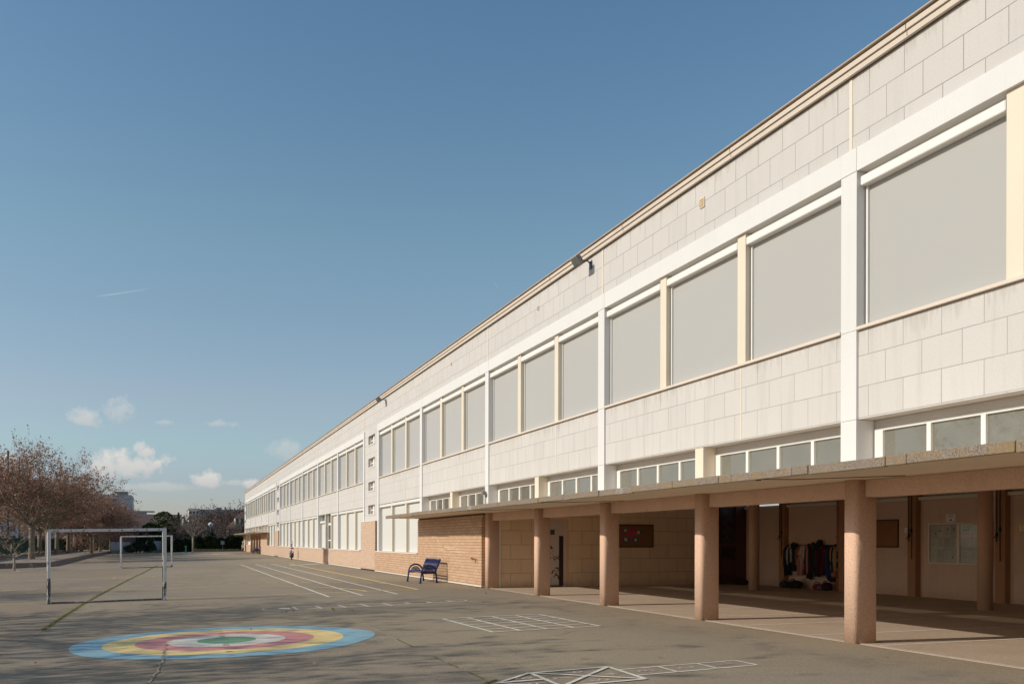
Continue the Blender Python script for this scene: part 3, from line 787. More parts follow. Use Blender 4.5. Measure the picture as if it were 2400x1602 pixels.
f = MB(); f.box(9.90, 9.93, 63.64, 66.55, 1.05, 3.356); f.box(9.80, 9.90, 63.66, 63.73, 1.05, 3.356, 1); f.box(9.80, 9.90, 66.45, 66.52, 1.05, 3.356, 1); f.box(9.80, 9.90, 64.98, 65.06, 2.93, 3.356, 1)
r = P('window', f, [M['greyframe'], M['box']])
bl = MB(); bl.box(9.835, 9.842, 63.74, 66.44, 1.07, 2.81); P('blind', bl, M['blindlow'], r)
bl = MB(); bl.box(9.70, 9.86, 63.68, 66.5, 2.80, 2.93); P('blind_box', bl, M['box'], r)
mb = MB(); mb.box(9.87, 9.88, 63.73, 64.98, 2.93, 3.35); mb.box(9.87, 9.88, 65.06, 66.45, 2.93, 3.35); P('pane', mb, M['clearglass'], r)

# stair towers
for a, b in towers:
    ya, yb = a+PW, b-PW
    if b > 140: yb = b-0.3
    w0, w1 = a+0.95, min(a+2.65, yb-0.35)
    mb = MB()
    mb.box(XF, 9.97, ya, w0, 2.58, 7.42); mb.box(XF, 9.97, w1, yb, 2.58, 7.42)
    zs = [2.95, 4.17, 5.41, 6.59]; e = [2.58] + [z for q in zs for z in (q, q+0.47)] + [7.42]
    for i in range(0, len(e), 2): mb.box(XF, 9.97, w0, w1, e[i], e[i+1])
    P('stair_wall', mb, M['tile_tower'])
    for z in zs:
        f = MB(); ym = (w0+w1)/2
        f.box(9.72, 9.76, w0, w0+0.07, z, z+0.47); f.box(9.72, 9.76, w1-0.07, w1, z, z+0.47)
        f.box(9.715, 9.76, ym-0.17, ym+0.17, z, z+0.47); f.box(9.725, 9.76, w0+0.07, ym-0.17, z+0.19, z+0.25); f.box(9.725, 9.76, ym+0.17, w1-0.07, z+0.19, z+0.25)
        f.box(9.57, 9.72, w0-0.04, w1+0.04, z-0.055, z-0.003)
        r = P('stair_window', f, M['box'])
        f = MB(); f.box(9.765, 9.775, w0, w1, z, z+0.47); P('pane', f, M['stairglass'], r)
    mb = MB(); mb.box(9.465, XF-0.003, a+0.25, b+0.28 if b < 140 else b, 0.07, 2.545); P('brick_wall', mb, M['brickpink'])
    mb = MB(); mb.box(9.45, 9.62, a+0.24, b+0.29 if b < 140 else b, 2.546, 2.578); P('coping', mb, M['sill'])

# low brick walls under the ground floor windows, with skirting and sills
for (a, b) in ((37.335, 46.05), (49.83, 61.04), (63.63, 92.82), (96.38, 104.62)):
    mb = MB(); mb.box(9.468, 9.98, a, b, 0.072, 0.985); P('brick_wall', mb, M['brickpink'] if a > 46 else M['brick'])
    mb = MB(); mb.box(9.455, 9.96, a+0.002, b-0.002, 0.02, 0.07); P('skirting', mb, M['sill'])
    mb = MB(); mb.box(9.43, 9.90, a+0.20 if a > 40 else a, b-0.25, 0.988, 1.045); P('window_sill', mb, M['sill'])
# brick wall under the near canopy and its twin under the far one
for (a, b, m_) in ((28.80, 37.333, 'brick'), (104.63, 112.9, 'brickpink')):
    mb = MB(); mb.box(9.468, 9.98, a, b, 0.072, 2.40); P('brick_wall', mb, M[m_])
    mb = MB(); mb.box(9.455, 9.96, a+0.002, b-0.002, 0.02, 0.07); P('skirting', mb, M['sill'])
    mb = MB(); mb.box(9.50, 9.96, a, b, 2.402, 2.456); P('wall_gap_shade', mb, M['gap'])  # dark set-back strip, shade of the wall-to-canopy gap put into its colour
# chalk scribbles and a small bracket on the brick wall
mb = MB(); rnd = random.Random(12)
for y, z, l in ((32.6,1.30,1.5),(32.1,1.24,1.7),(31.6,1.16,1.4),(33.6,1.2,0.8),(31.0,1.13,0.9),(34.8,1.7,0.6),(33.0,1.05,0.7),(33.2,0.28,0.8)):
    mb.box(9.463, 9.467, y-l/2, y+l/2, z-0.006, z+0.007)
P('chalk_mark', mb, worn('chalk_on_brick', (0.70,0.62,0.52), (0.56,0.36,0.22), 0.52, 14, soft=0.05))
mb = MB(); mb.box(9.41, 9.466, 29.75, 29.85, 0.93, 0.98); mb.tube([(9.42,29.8,0.95),(9.40,29.3,0.95),(9.40,29.25,0.82)], 0.016, 6); P('tap', mb, M['pipe'])

# canopies: slab, broken line of edge slabs
def canopy(a, b, seed, xo, px0=8.1):
    mb = MB(); mb.box(px0+0.075, 10.0, a, b, 2.462, 2.562); P('canopy', mb, M['soffit'])
    mb = MB(); rnd = random.Random(seed); y = a
    while y < b-0.05:
        l = rnd.choice((1.45, 1.45, 1.5, 0.7, 1.45, 0.35)); l = min(l, b-y); dz = rnd.uniform(-0.008, 0.008); dx = rnd.uniform(-0.008, 0.006)
        mb.bevbox(px0+dx, px0+0.072, y+0.006, y+l-0.006, 2.452+dz, 2.572+dz, 0.008); y += l
    y = b
    P('canopy_edge', mb, M['fascia'])
canopy(-14.5, 37.3, 4, 0)
canopy(104.4, 142.6, 9, 0)
for y in (11.6, 20.2, 26.0):
    mb = MB(); mb.tube([(8.14, y, 2.455), (8.7, y-0.15, 2.456), (9.6, y-1.4, 2.456)], 0.006, 4)
    mb.tube([(8.10, y+0.02, 2.44), (8.2, y+0.0, 2.45)], 0.012, 4)
    P('soffit_crack', mb, M['gap'])

# columns (rounded front) and beams
def column_mesh(x0, x1, w, z1):
    n = 28; poly = []; dp = 0.125
    for i in range(n+1):
        t = R(90+180*i/n); c, q = math.cos(t), math.sin(t); e = 0.62
        poly.append((x0+dp-dp*abs(c)**e, w/2*math.copysign(abs(q)**e, q)))
    r = 0.03
    poly += [(x1-r, -w/2), (x1, -w/2+r), (x1, w/2-r), (x1-r, w/2)]
    return poly
poly = column_mesh(9.57, 9.985, 0.30, 2.46)
cols = [-9.0+0, -5.92, -1.61, 2.70, 7.01, 11.32, 15.63, 19.94, 24.25, 28.66]
for y in cols:
    mb = MB(); mb.prism([(px, py+y) for px, py in poly], 0.0, 2.461, 0, True)
    o = P('column', mb, M['granite']); recalc(o)
for y in (113.14, 117.4, 121.66, 125.9, 130.18):
    mb = MB(); mb.prism([(px, py+y) for px, py in poly], 0.0, 2.461, 0, True); o = P('column', mb, M['granite']); recalc(o)
for a, b in zip(cols, cols[1:]):
    mb = MB(); mb.bevbox(9.74, 9.99, a+0.152, b-0.152, 2.20, 2.4615, 0.012); P('beam', mb, M['granite'])
for a, b in zip((113.14, 117.4, 121.66, 125.9), (117.4, 121.66, 125.9, 130.18)):
    mb = MB(); mb.box(9.74, 9.99, a+0.152, b-0.152, 2.20, 2.4615); P('beam', mb, M['granite'])
mb = MB(); mb.box(9.9, 9.98, 130.4, 138.5, 1.0, 2.46); P('wall_panel', mb, M['boardwhite'])
mb = MB(); mb.box(9.58, 9.95, 130.4, 138.5, 0.0, 0.995); P('brick_wall', mb, M['brickpink'])

# clerestory windows over the canopies
def clerestory(a, b):
    f = MB(); w = b-a
    f.box(9.90, 9.975, a, b, 3.225, 3.355, 1)                       # grey head
    f.box(9.88, 9.975, a, b, 2.566, 2.625)
    n = 4; s = 0.075; f.box(9.885, 9.975, a, a+0.17, 2.625, 3.225); f.box(9.885, 9.975, b-0.17, b, 2.625, 3.225)
    f.box(9.885, 9.975, a+0.17, b-0.17, 2.625, 2.665); f.box(9.885, 9.975, a+0.17, b-0.17, 3.19, 3.225)
    pw = (w-0.34-s*(n-1))/n; gl = MB(); y = a+0.17
    for i in range(n):
        gl.box(9.925, 9.93, y, y+pw, 2.665, 3.19)
        if i < n-1: f.box(9.885, 9.975, y+pw, y+pw+s, 2.665, 3.19)
        y += pw+s
    r = P('clerestory_window', f, [M['box'], M['greyframe']]); P('pane', gl, M['glass'], r)
for a, b in list(zip(near, near[1:])) + list(zip(grpC[1:], grpC[2:])):
    m_ = (a+b)/2
    clerestory(a+PW+0.02, m_-0.15); clerestory(m_+0.15, b-PW-0.02)
    mb = MB(); mb.box(9.615, 9.975, m_-0.148, m_+0.148, 2.57, 3.356); P('clerestory_post', mb, M['cream'])

# covered playground interior
mb = MB(); mb.box(9.99, 19.6, Y0, 28.6, 3.42, 3.498); P('ceiling', mb, M['ceiling'])
mb = MB(); mb.box(19.6, 19.9, Y0, 28.7, 0.0, 2.70); P('back_wall', mb, M['plaster'])
mb = MB(); mb.box(9.9, 19.6, Y0-0.3, Y0, 0.0, 3.42); P('end_wall', mb, M['plaster'])
mb = MB(); mb.box(19.50, 19.88, Y0, 28.6, 2.702, 2.79); P('wall_ledge', mb, M['alu'])
pil = [26.30-2.95*i for i in range(14)]
for y in pil:
    mb = MB(); mb.box(19.42, 19.70, y-0.15, y+0.15, 0.0, 3.42); P('wall_pillar', mb, M['brownpil'])
for y in pil[:-1]:
    f = MB(); a, b = y-2.80, y-0.15
    f.box(19.66, 19.74, a, b, 2.792, 2.90); f.box(19.66, 19.74, a, b, 3.34, 3.42); f.box(19.66, 19.74, a, a+0.09, 2.90, 3.34); f.box(19.66, 19.74, b-0.09, b, 2.90, 3.34); f.box(19.66, 19.74, (a+b)/2-0.06, (a+b)/2+0.06, 2.90, 3.34)
    r = P('back_window', f, M['greyframe'])
    f = MB(); f.box(19.695, 19.70, a+0.09, (a+b)/2-0.06, 2.90, 3.34); f.box(19.695, 19.70, (a+b)/2+0.06, b-0.09, 2.90, 3.34); P('pane', f, M['clearglass'], r)
for y in (-1.2, 7.1, 15.85, 24.7):
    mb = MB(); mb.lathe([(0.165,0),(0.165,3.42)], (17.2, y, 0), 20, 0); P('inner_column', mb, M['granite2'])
# stone end wall, door, glazed entrance
mb = MB()
mb.box(10.0, 11.47, 28.6, 28.74, 0.0, 3.42); mb.box(12.42, 17.45, 28.6, 28.74, 0.0, 3.42); mb.box(11.47, 12.42, 28.6, 28.74, 2.24, 3.42)
P('stone_wall', mb, M['stonewall'])
mb = MB(); mb.box(9.985, 10.05, 28.56, 28.597, 0.0, 3.42); P('wall_edge_strip', mb, M['boardwhite'])
mb = MB(); mb.box(11.43, 11.50, 28.57, 28.70, 0, 2.26); mb.box(12.33, 12.46, 28.57, 28.70, 0, 2.26); mb.box(11.50, 12.33, 28.575, 28.70, 2.19, 2.26)
dr = P('door', mb, M['plaster'])
mb = MB(); mb.box(11.505, 12.155, 28.60, 28.64, 0.06, 2.185); P('door_leaf', mb, M['peel'], dr)
mb = MB(); mb.box(12.16, 12.325, 28.63, 28.66, 0.06, 1.72); P('door_gap', mb, M['darkwood'], dr)
mb = MB(); mb.box(12.16, 12.325, 28.61, 28.66, 1.72, 2.185); P('door_panel', mb, M['peel'], dr)
mb = MB(); mb.box(11.78, 11.99, 28.592, 28.599, 1.76, 1.93); P('door_sign', mb, M['ink'], dr)
mb = MB(); mb.tube([(12.08,28.585,1.0),(12.08,28.56,1.0),(11.98,28.56,1.0)], 0.011, 6); P('handle', mb, M['black'], dr)
mb = MB()
mb.box(17.45, 17.70, 28.62, 28.74, 0, 3.42); mb.box(19.15, 19.6, 28.62, 28.74, 0, 3.42); mb.box(17.70, 19.15, 28.66, 28.74, 2.75, 3.42)
for x in (18.38, 18.55): mb.box(x-0.02, x+0.02, 28.66, 28.72, 0, 2.75)
mb.box(17.70, 19.15, 28.68, 28.74, 0, 0.9)
mb.box(17.70, 19.15, 28.68, 28.74, 1.35, 1.48)
e_ = P('entrance_door', mb, M['darkwood2'])
mb = MB()
for x0 in (17.74, 18.62):
    for k in range(4):
        for j in range(4):
            mb.box(x0+0.02+k*0.125, x0+0.02+k*0.125+0.10, 28.70, 28.705, 1.50+j*0.31, 1.50+j*0.31+0.27)
P('pane', mb, mat('dull_entrance_glass', (0.055,0.055,0.05), 0.25, 0.4, 6), e_)
mb = MB(); mb.box(17.70, 19.15, 28.72, 28.75, 0.9, 2.75); P('door_back', mb, M['darkwood'], e_)
# drain pipe
pi = tag(None or empty('drain_pipe', (19.46, 23.47, 0)), 'rust brown drain pipe with round junction beside the hanging coats', 'drain pipe')
mb = MB(); mb.tube([(19.46,23.47,0.0),(19.46,23.47,3.41)], 0.065, 12)
mb.build('pipe', M['pipe'], pi, (19.46,23.47,0))
mb = MB()
for z in (0.32, 0.62, 0.92, 1.62, 2.5): mb.tube([(19.46,23.47,z),(19.46,23.47,z+0.09)], 0.08, 12)
mb.build('collar', M['pipe'], pi, (19.46,23.47,0))
mb = MB(); mb.tube([(19.46,23.52,0.52),(19.40,23.68,0.50)], 0.10, 12); mb.build('junction', M['pipe'], pi, (19.46,23.47,0))

# ------------------------------------------------------------------ fixtures on the facade
def floodlight(y, label):
    o = (9.6, y, 8.30)
    t = empty('floodlight', o, label, 'floodlight', 'floodlights under the roof edge')
    mb = MB(); mb.box(9.575, 9.60, y-0.07, y+0.07, 8.24, 8.42); mb.tube([(9.58,y,8.36),(9.50,y,8.42),(9.40,y,8.42),(9.30,y,8.40)], 0.018, 8)
    mb.tube([(9.29,y-0.15,8.40),(9.29,y+0.15,8.40)], 0.014, 6); mb.build('bracket', M['black'], t, o)
    mt = Matrix.Translation((9.22, y, 8.40)) @ Matrix.Rotation(R(-32), 4, 'Y')
    def tr(q): return [tuple(mt @ Vector(p)) for p in q]
    h = MB(); h.bevbox(-0.10, 0.05, -0.22, 0.22, -0.15, 0.15, 0.02); h.box(0.05, 0.08, -0.18, 0.18, -0.10, 0.10)
    for k in range(6): h.box(0.08, 0.11, -0.17+0.06*k, -0.155+0.06*k, -0.09, 0.09)
    h.v = [(a*0.75,b*0.75,c*0.75) for a,b,c in h.v]; h.v = tr(h.v); h.build('lamp_housing', M['lampgrey'], t, o)
    h = MB(); h.box(-0.108, -0.10, -0.18, 0.18, -0.12, 0.12); h.v = [(a*0.75,b*0.75,c*0.75) for a,b,c in h.v]; h.v = tr(h.v); h.build('lamp_glass', M['lampglass'], t, o)
floodlight(20.6, 'larger black floodlight on a bracket at the roof edge, nearer the camera')
floodlight(44.1, 'small black floodlight at the roof edge beside the near stair tower windows')
for y, s, lb in ((15.5, 0.085, 'square beige plate fixed to the parapet nearest the camera'), (24.1, 0.05, 'small beige plate on the parapet right of the floodlight bracket'), (32.8, 0.045, 'tiny brown plate on the parapet left of the large floodlight')):
    mb = MB(); mb.bevbox(9.575, 9.60, y-s, y+s, 8.10-s*1.15, 8.10+s*1.15, 0.006); mb.box(9.565, 9.576, y-s*0.75, y+s*0.75, 8.10-s*0.85, 8.10+s*0.85, 1)
    tag(mb.build('wall_plate', [M['cream'], mat('plate_tan', (0.42,0.30,0.16), 0.7, 0.1)]), lb, 'wall plate', 'plates on the parapet')
for y, lb in ((28.56, 'small grey spotlight on the pilaster above the canopy end'), (113.14, 'tiny dark spotlight above the far canopy nearer its right end'), (130.18, 'tiny dark spotlight above the far canopy near the building corner')):
    o = (9.55, y, 3.1); t = empty('wall_spotlight', o, lb, 'spotlight', 'spotlights above the canopies')
    mb = MB(); mb.tube([(9.56,y,2.58),(9.52,y,2.7),(9.52,y,3.0)], 0.014, 6); mb.box(9.50, 9.56, y-0.04, y+0.04, 2.98, 3.05); mb.build('bracket', M['lampgrey'], t, o)
    mb = MB(); mb.tube([(9.50,y,3.12),(9.40,y,3.10)], [0.055,0.075], 12); mb.tube([(9.55,y+0.11,3.14),(9.42,y+0.13,3.12)], [0.05,0.07], 12, 0); mb.build('lamp_head', M['lampgrey'], t, o)

# ------------------------------------------------------------------ benches
def bench(x, y, rz, label):
    t = empty('bench', (x, y, gz(x)), label, 'bench', 'blue metal benches along the facade', rz)
    L = 1.93
    # local frame: +x towards the wall (back), y along the facade
    mb = MB()
    for k in range(14):
        yy = -L/2 + L*(k+0.5)/14; mb.tube([(-0.30,yy,0.42),(0.19,yy,0.405)], 0.03, 6)
    mb.bevbox(-0.345, -0.285, -L/2, L/2, 0.385, 0.435, 0.014); mb.bevbox(0.17, 0.215, -L/2, L/2, 0.38, 0.425, 0.012)
    mb.build('seat', M['bluepaint'], t)
    mb = MB()
    mb.tube([(0.40,-L/2,0.86),(0.40,L/2,0.86)], 0.036, 8); mb.tube([(0.235,-L/2,0.47),(0.235,L/2,0.47)], 0.03, 8)
    for k in range(17):
        yy = -L/2+0.05 + (L-0.10)*k/16; mb.tube([(0.235,yy,0.47),(0.40,yy,0.86)], 0.021, 6)
    for yy in (-L/2, L/2): mb.tube([(0.19,yy,0.40),(0.235,yy,0.47),(0.40,yy,0.86)], 0.036, 8)
    mb.build('backrest', M['bluepaint'], t)
    for yy in (-L/2-0.02, L/2+0.02):
        mb = MB()
        for rr, th in ((0.27,0.032),(0.165,0.022),(0.11,0.02)):
            pts = [(-0.04+rr*math.cos(R(a)), yy, 0.40+rr*0.95*math.sin(R(a))) for a in range(0, 181, 12)]
            mb.tube(pts, th, 8)
        pts = [(-0.04+0.075*math.cos(R(a)), yy, 0.40+0.075*math.sin(R(a))) for a in range(0, 181, 20)]
        mb.loft([[(p[0],yy-0.015,p[2]) for p in pts],[(p[0],yy+0.015,p[2]) for p in pts]], 0, True, False)
        mb.bevbox(-0.31, 0.23, yy-0.02, yy+0.02, 0.34, 0.40, 0.01)
        mb.build('arm_rest', M['bluepaint'], t)
        for xa, xb in ((-0.31,-0.36),(0.23,0.28)):
            mb = MB(); mb.tube([(xa,yy,0.40),(xa*0.5+xb*0.5,yy,0.2),(xb,yy,0.012)], 0.033, 8); mb.tube([(xb,yy,0.0),(xb,yy,0.014)], 0.065, 10)
            mb.build('leg', M['bluepaint'], t)
    return t
bench(8.80, 33.86, 0.0, 'dark blue metal bench with arched arm rests against the sunlit brick wall')
bench(9.02, 113.2, 0.0, 'small far dark blue bench beside the far canopy')

# ------------------------------------------------------------------ goals
def goal(x0, x1, y, label):
    xm = (x0+x1)/2; zb = gz(xm); o = (xm, y, zb); t = empty('goal', o, label, 'goal', 'white ball goals on the yard')
    H = 2.08
    for x in (x0, x1):
        z = gz(x); mb = MB(); mb.bevbox(x-0.04, x+0.04, y-0.04, y+0.04, z, z+H-0.081, 0.008); mb.box(x-0.07, x+0.07, y-0.05, y+0.12, z, z+0.012)
        mb.build('post', M['goal'], t, o)
        mb = MB(); mb.tube([(x-0.055, y+0.16, z), (x-0.055, y+0.16, z+H-0.13), (x-0.03, y+0.04, z+H-0.06)], 0.022, 8); mb.build('net_stanchion', M['goal'], t, o)
        mb = MB(); mb.tube([(x-0.055, y+0.16, z+0.03), (x, y+0.05, z+0.03)], 0.018, 6); mb.build('foot_bar', M['goaldark'], t, o)
    za, zc = gz(x0)+H, gz(x1)+H; mb = MB()
    mb.loft([[(x, y+sy*(0.04-0.008*k), z_+sz*0.0) for sy, z_, k in ((-1,zz-0.08,0),(1,zz-0.08,0),(1,zz,0),(-1,zz,0)) for sz in (0,)] for x, zz in ((x0-0.04,za),(x1+0.04,zc))], 0, True, False)
    mb.build('crossbar', M['goal'], t, o)
    for k in range(9):
        if k == 3: continue
        mb = MB(); f = (k+0.7)/9.2; x = x0+(x1-x0)*f; z = za+(zc-za)*f-0.042; mb.tube([(x,y-0.036,z),(x,y-0.062,z-0.004)], 0.017, 8)
        mb.build('net_hook', M['black'], t, o)
    mb = MB(); mb.box(x0+0.08, x0+0.20, y-0.043, y-0.0395, za-0.056, za-0.03); mb.build('maker_plate', M['greyink'], t, o)
    mb = MB(); mb.tube([(x0+0.05, y+0.02, gz(x0)+0.03), (x1-0.05, y+0.02, gz(x1)+0.03)], 0.024, 8); mb.build('ground_bar', M['goaldark'], t, o)
    return t
goal(-3.31, -0.29, 28.45, 'near white goal frame with flaking paint on the posts')
goal(-3.29, -0.23, 64.12, 'far white goal frame seen through the near goal')

# ------------------------------------------------------------------ figure posts
def figure(x, y, rz, label):
    t = empty('figure_post', (x, y, gz(x)), label, 'figure post', 'painted child shaped figure posts', rz)
    mb = MB(); mb.lathe([(0.085,0),(0.08,0.02),(0.06,0.03),(0.06,0.20)], sides=14); mb.build('foot', M['statdark'], t)
    mb = MB(); mb.lathe([(0.13,0.19),(0.165,0.21),(0.17,0.35),(0.168,0.50)], sides=20); mb.build('trousers', M['statdark'], t)
    mb = MB(); mb.lathe([(0.168,0.50),(0.172,0.56),(0.165,0.68),(0.145,0.79)], sides=20); mb.build('coat', M['statgrey'], t)
    mb = MB(); mb.lathe([(0.145,0.79),(0.15,0.84),(0.152,0.90)], sides=20); mb.build('collar', M['statwhite'], t)
    mb = MB(); mb.lathe([(0.15,0.89),(0.158,0.92),(0.15,0.99),(0.135,1.01)], sides=20); mb.build('scarf', M['statred'], t)
    mb = MB(); mb.lathe([(0.135,1.01),(0.12,1.04),(0.06,1.05)], sides=20); mb.build('shoulder', M['statwhite'], t)
    mb = MB(); mb.lathe([(0.068,1.04),(0.066,1.15),(0.075,1.25),(0.095,1.31)], sides=16); mb.build('neck', M['statneck'], t)
    mb = MB(); mb.blob((0,0,1.40), 0.098, 0.098, 0.105, nu=16, nv=10); mb.box(-0.115,-0.095,-0.012,0.012,1.37,1.41); mb.build('head', M['statwhite'], t)
    mb = MB()
    for s in (-1,1): mb.blob((-0.085,s*0.04,1.42), 0.014, 0.014, 0.016, nu=8, nv=5)
    mb.box(-0.1,-0.088,-0.03,0.03,1.345,1.353); mb.build('face', M['statdark'], t)
    mb = MB(); mb.blob((0.02,0,1.49), 0.08, 0.085, 0.035, nu=12, nv=6)
    for k in range(6): mb.tube([(0.0,-0.04+0.016*k,1.50),(-0.03+0.02*(k%3),-0.07+0.03*k,1.58)], [0.02,0.006], 5)
    mb.build('hair', M['statgrey'], t)
    for s in (-1,1):
        mb = MB(); mb.tube([(0,s*0.14,0.86),(0.0,s*0.205,0.76),(-0.02,s*0.215,0.66),(-0.06,s*0.17,0.58)], [0.04,0.045,0.042,0.035], 10); mb.build('arm', M['statwhite'], t)
figure(8.95, 77.2, R(25), 'child shaped painted figure post with red scarf beside the pink brick base')
figure(9.02, 137.0, R(20), 'far dark and white figure post at the building corner by the hedge')

# ------------------------------------------------------------------ boards, papers and pegs in the covered playground
def framed(name, label, cat, fn, w, h, fr, depth, mfr, mback, org):
    t = empty(name, org, label, cat)
    mb = MB(); mb.v = []
    def bx(u0,u1,v0,v1,d0,d1,bb):
        b = len(bb.v)
        for d in (d0,d1):
            bb.v += [fn(u0,v0,d),fn(u1,v0,d),fn(u1,v1,d),fn(u0,v1,d)]
        for q in ((0,3,2,1),(4,5,6,7),(0,1,5,4),(1,2,6,5),(2,3,7,6),(3,0,4,7)): bb.f.append(tuple(b+i for i in q)); bb.m.append(0); bb.sm.append(False)
    bx(0,w,0,fr,0,depth,mb); bx(0,w,h-fr,h,0,depth,mb); bx(0,fr,fr,h-fr,0,depth,mb); bx(w-fr,w,fr,h-fr,0,depth,mb)
    recalc(mb.build('frame', mfr, t, org))
    mb = MB(); bx(fr,w-fr,fr,h-fr,0,depth*0.4,mb); recalc(mb.build('panel', mback, t, org))
    return t, bx
fx = lambda x0, z0: (lambda u, v, d: (x0+u, 28.598-d, z0+v))       # on the stone wall, facing the camera
fy = lambda y0, z0: (lambda u, v, d: (19.597-d, y0-u, z0+v))       # on the back wall, facing the yard
def placed(name, m, parent, org, fn, items):
    mb = MB()
    for u0,u1,v0,v1,d0,d1 in items:
        b = len(mb.v)
        for d in (d0,d1): mb.v += [fn(u0,v0,d),fn(u1,v0,d),fn(u1,v1,d),fn(u0,v1,d)]
        for q in ((0,3,2,1),(4,5,6,7),(0,1,5,4),(1,2,6,5),(2,3,7,6),(3,0,4,7)): mb.f.append(tuple(b+i for i in q)); mb.m.append(0); mb.sm.append(False)
    return recalc(mb.build(name, m, parent, org))
f0 = fx(14.05, 1.33)
framed('pin_board', 'brown cork pin board in a dark frame on the ochre stone wall', 'pin board', f0, 1.69, 0.80, 0.03, 0.03, M['blackfr'], M['cork'], (14.05,28.6,1.33))
po = empty('poster', (14.48,28.58,1.48), 'pink poster with four blue and yellow paper flowers on the cork board', 'poster')
f1 = fx(14.48, 1.48)
placed('sheet', M['posterp'], po, (14.48,28.58,1.48), f1, [(0,0.74,0,0.57,0.013,0.017)])
rnd = random.Random(2)
def polyshape(name, m, pts_list, d, fn, parent, org):
    mb = MB()
    for pts in pts_list: mb.face([fn(u,v,d) for u,v in pts]); 
    return mb.build(name, m, parent, org)
def star(cu, cv, r, n, inner, rot): return [(cu+(r if k%2==0 else r*inner)*math.cos(rot+math.pi*k/n), cv+(r if k%2==0 else r*inner)*math.sin(rot+math.pi*k/n)) for k in range(2*n)]
flowers = [(0.15,0.44,0.115,star(0.15,0.44,0.12,6,0.9,0.2)), (0.66,0.38,0.13,star(0.68,0.38,0.19,3,0.42,0.5)), (0.17,0.13,0.14,star(0.17,0.13,0.175,4,0.72,0.0)), (0.55,0.12,0.12,[(0.40,0.02),(0.70,0.02),(0.70,0.20),(0.52,0.235),(0.40,0.2)])]
for i, (cu, cv, r_, sh) in enumerate(flowers):
    fl = polyshape('paper_flower', M['posterb'], [sh], 0.019, f1, po, (14.48,28.58,1.48))
    polyshape('flower_centre', M['postery'], [star(cu+0.01, cv-0.005, r_*0.52, 5, 0.85, 0.3)], 0.021, f1, fl, (0,0,0)) if False else polyshape('flower_centre', M['postery'], [star(cu+0.01, cv-0.005, r_*0.52, 5, 0.85, 0.3)], 0.021, f1, fl, (14.48,28.58,1.48))
mb = []
for k in range(9): mb.append((0.27+0.032*k, 0.292+0.032*k, 0.505, 0.535+0.012*(k%3), 0.018, 0.019))
for k in range(7): mb.append((0.36+0.036*k, 0.385+0.036*k, 0.425, 0.452+0.012*(k%2), 0.018, 0.019))
placed('lettering', M['ink'], po, (14.48,28.58,1.48), f1, mb)
framed('pin_board', 'plain empty brown pin board on the plaster wall behind the nearest column', 'pin board', fy(22.75,1.37), 1.68, 0.82, 0.035, 0.03, M['blackfr'], M['cork2'], (19.6,22.75,1.37))
# glazed notice case
OC = (19.6,19.9,0.94); fc = fy(19.9,0.94)
t, bx = framed('notice_case', 'wide aluminium notice case full of paper sheets on the plaster wall', 'notice case', fc, 2.1, 1.11, 0.04, 0.07, M['alu'], M['casebk'], OC)
placed('frame', M['alu'], t, OC, fc, [(0.99,1.07,0.04,1.07,0,0.068)])
rnd = random.Random(21)
for i in range(4):
    for j in range(3):
        u = 0.07+0.228*i; v = 0.72-0.33*j
        sh = placed('paper_sheet', M['paper' if (i+j) % 3 else 'paper2'], t, OC, fc, [(u,u+0.215,v,v+0.31,0.029,0.031)])
        it = []
        for k in range(rnd.randint(5,9)):
            vv = v+0.27-0.027*k; it.append((u+0.025, u+0.025+rnd.uniform(0.08,0.165), vv, vv+0.007, 0.031, 0.032))
        placed('print', M['greyink'], sh, OC, fc, it)
        if j == 0 or rnd.random() < 0.3:
            uu = u+rnd.uniform(0.04,0.14); vv = v+rnd.uniform(0.05,0.2); placed('print', M['ink'], sh, OC, fc, [(uu,uu+0.035,vv,vv+0.04,0.031,0.0325)])
for (u,v,w,h) in ((1.10,0.72,0.36,0.33),(1.48,0.72,0.24,0.34),(1.10,0.40,0.34,0.31),(1.48,0.40,0.24,0.31),(1.10,0.06,0.28,0.32),(1.40,0.06,0.30,0.32),(1.76,0.4,0.28,0.6)):
    sh = placed('paper_sheet', M['paper2' if h < 0.32 else 'paper'], t, OC, fc, [(u,u+w,v,v+h,0.029,0.031)])
    it = []
    for k in range(7):
        vv = v+h*0.8-0.032*k
        if vv > v+0.02: it.append((u+0.03, u+0.03+rnd.uniform(0.4,0.8)*w, vv, vv+0.008, 0.031, 0.032))
    placed('print', M['greyink'], sh, OC, fc, it)
sh = placed('paper_sheet', M['paper'], t, OC, fc, [(1.12,1.44,0.86,1.05,0.0325,0.0335)])
placed('print', M['cgreen'], sh, OC, fc, [(1.13,1.43,0.995,1.02,0.0335,0.0345),(1.13,1.43,0.93,0.955,0.0335,0.0345)])
placed('print', M['cblue'], sh, OC, fc, [(1.14+0.07*k,1.18+0.07*k,0.965,0.99,0.0335,0.0345) for k in (1,3)]+[(1.14+0.06*k,1.185+0.06*k,0.88,0.92,0.0335,0.0345) for k in range(4)])
placed('print', M['cred'], sh, OC, fc, [(1.15+0.14*k,1.18+0.14*k,0.965,0.99,0.0335,0.0345) for k in (0,1,2)])
mb = MB(); mb.box(19.538,19.540,17.84,19.86,0.98,2.01); mb.build('pane', M['caseglass'], t, OC)
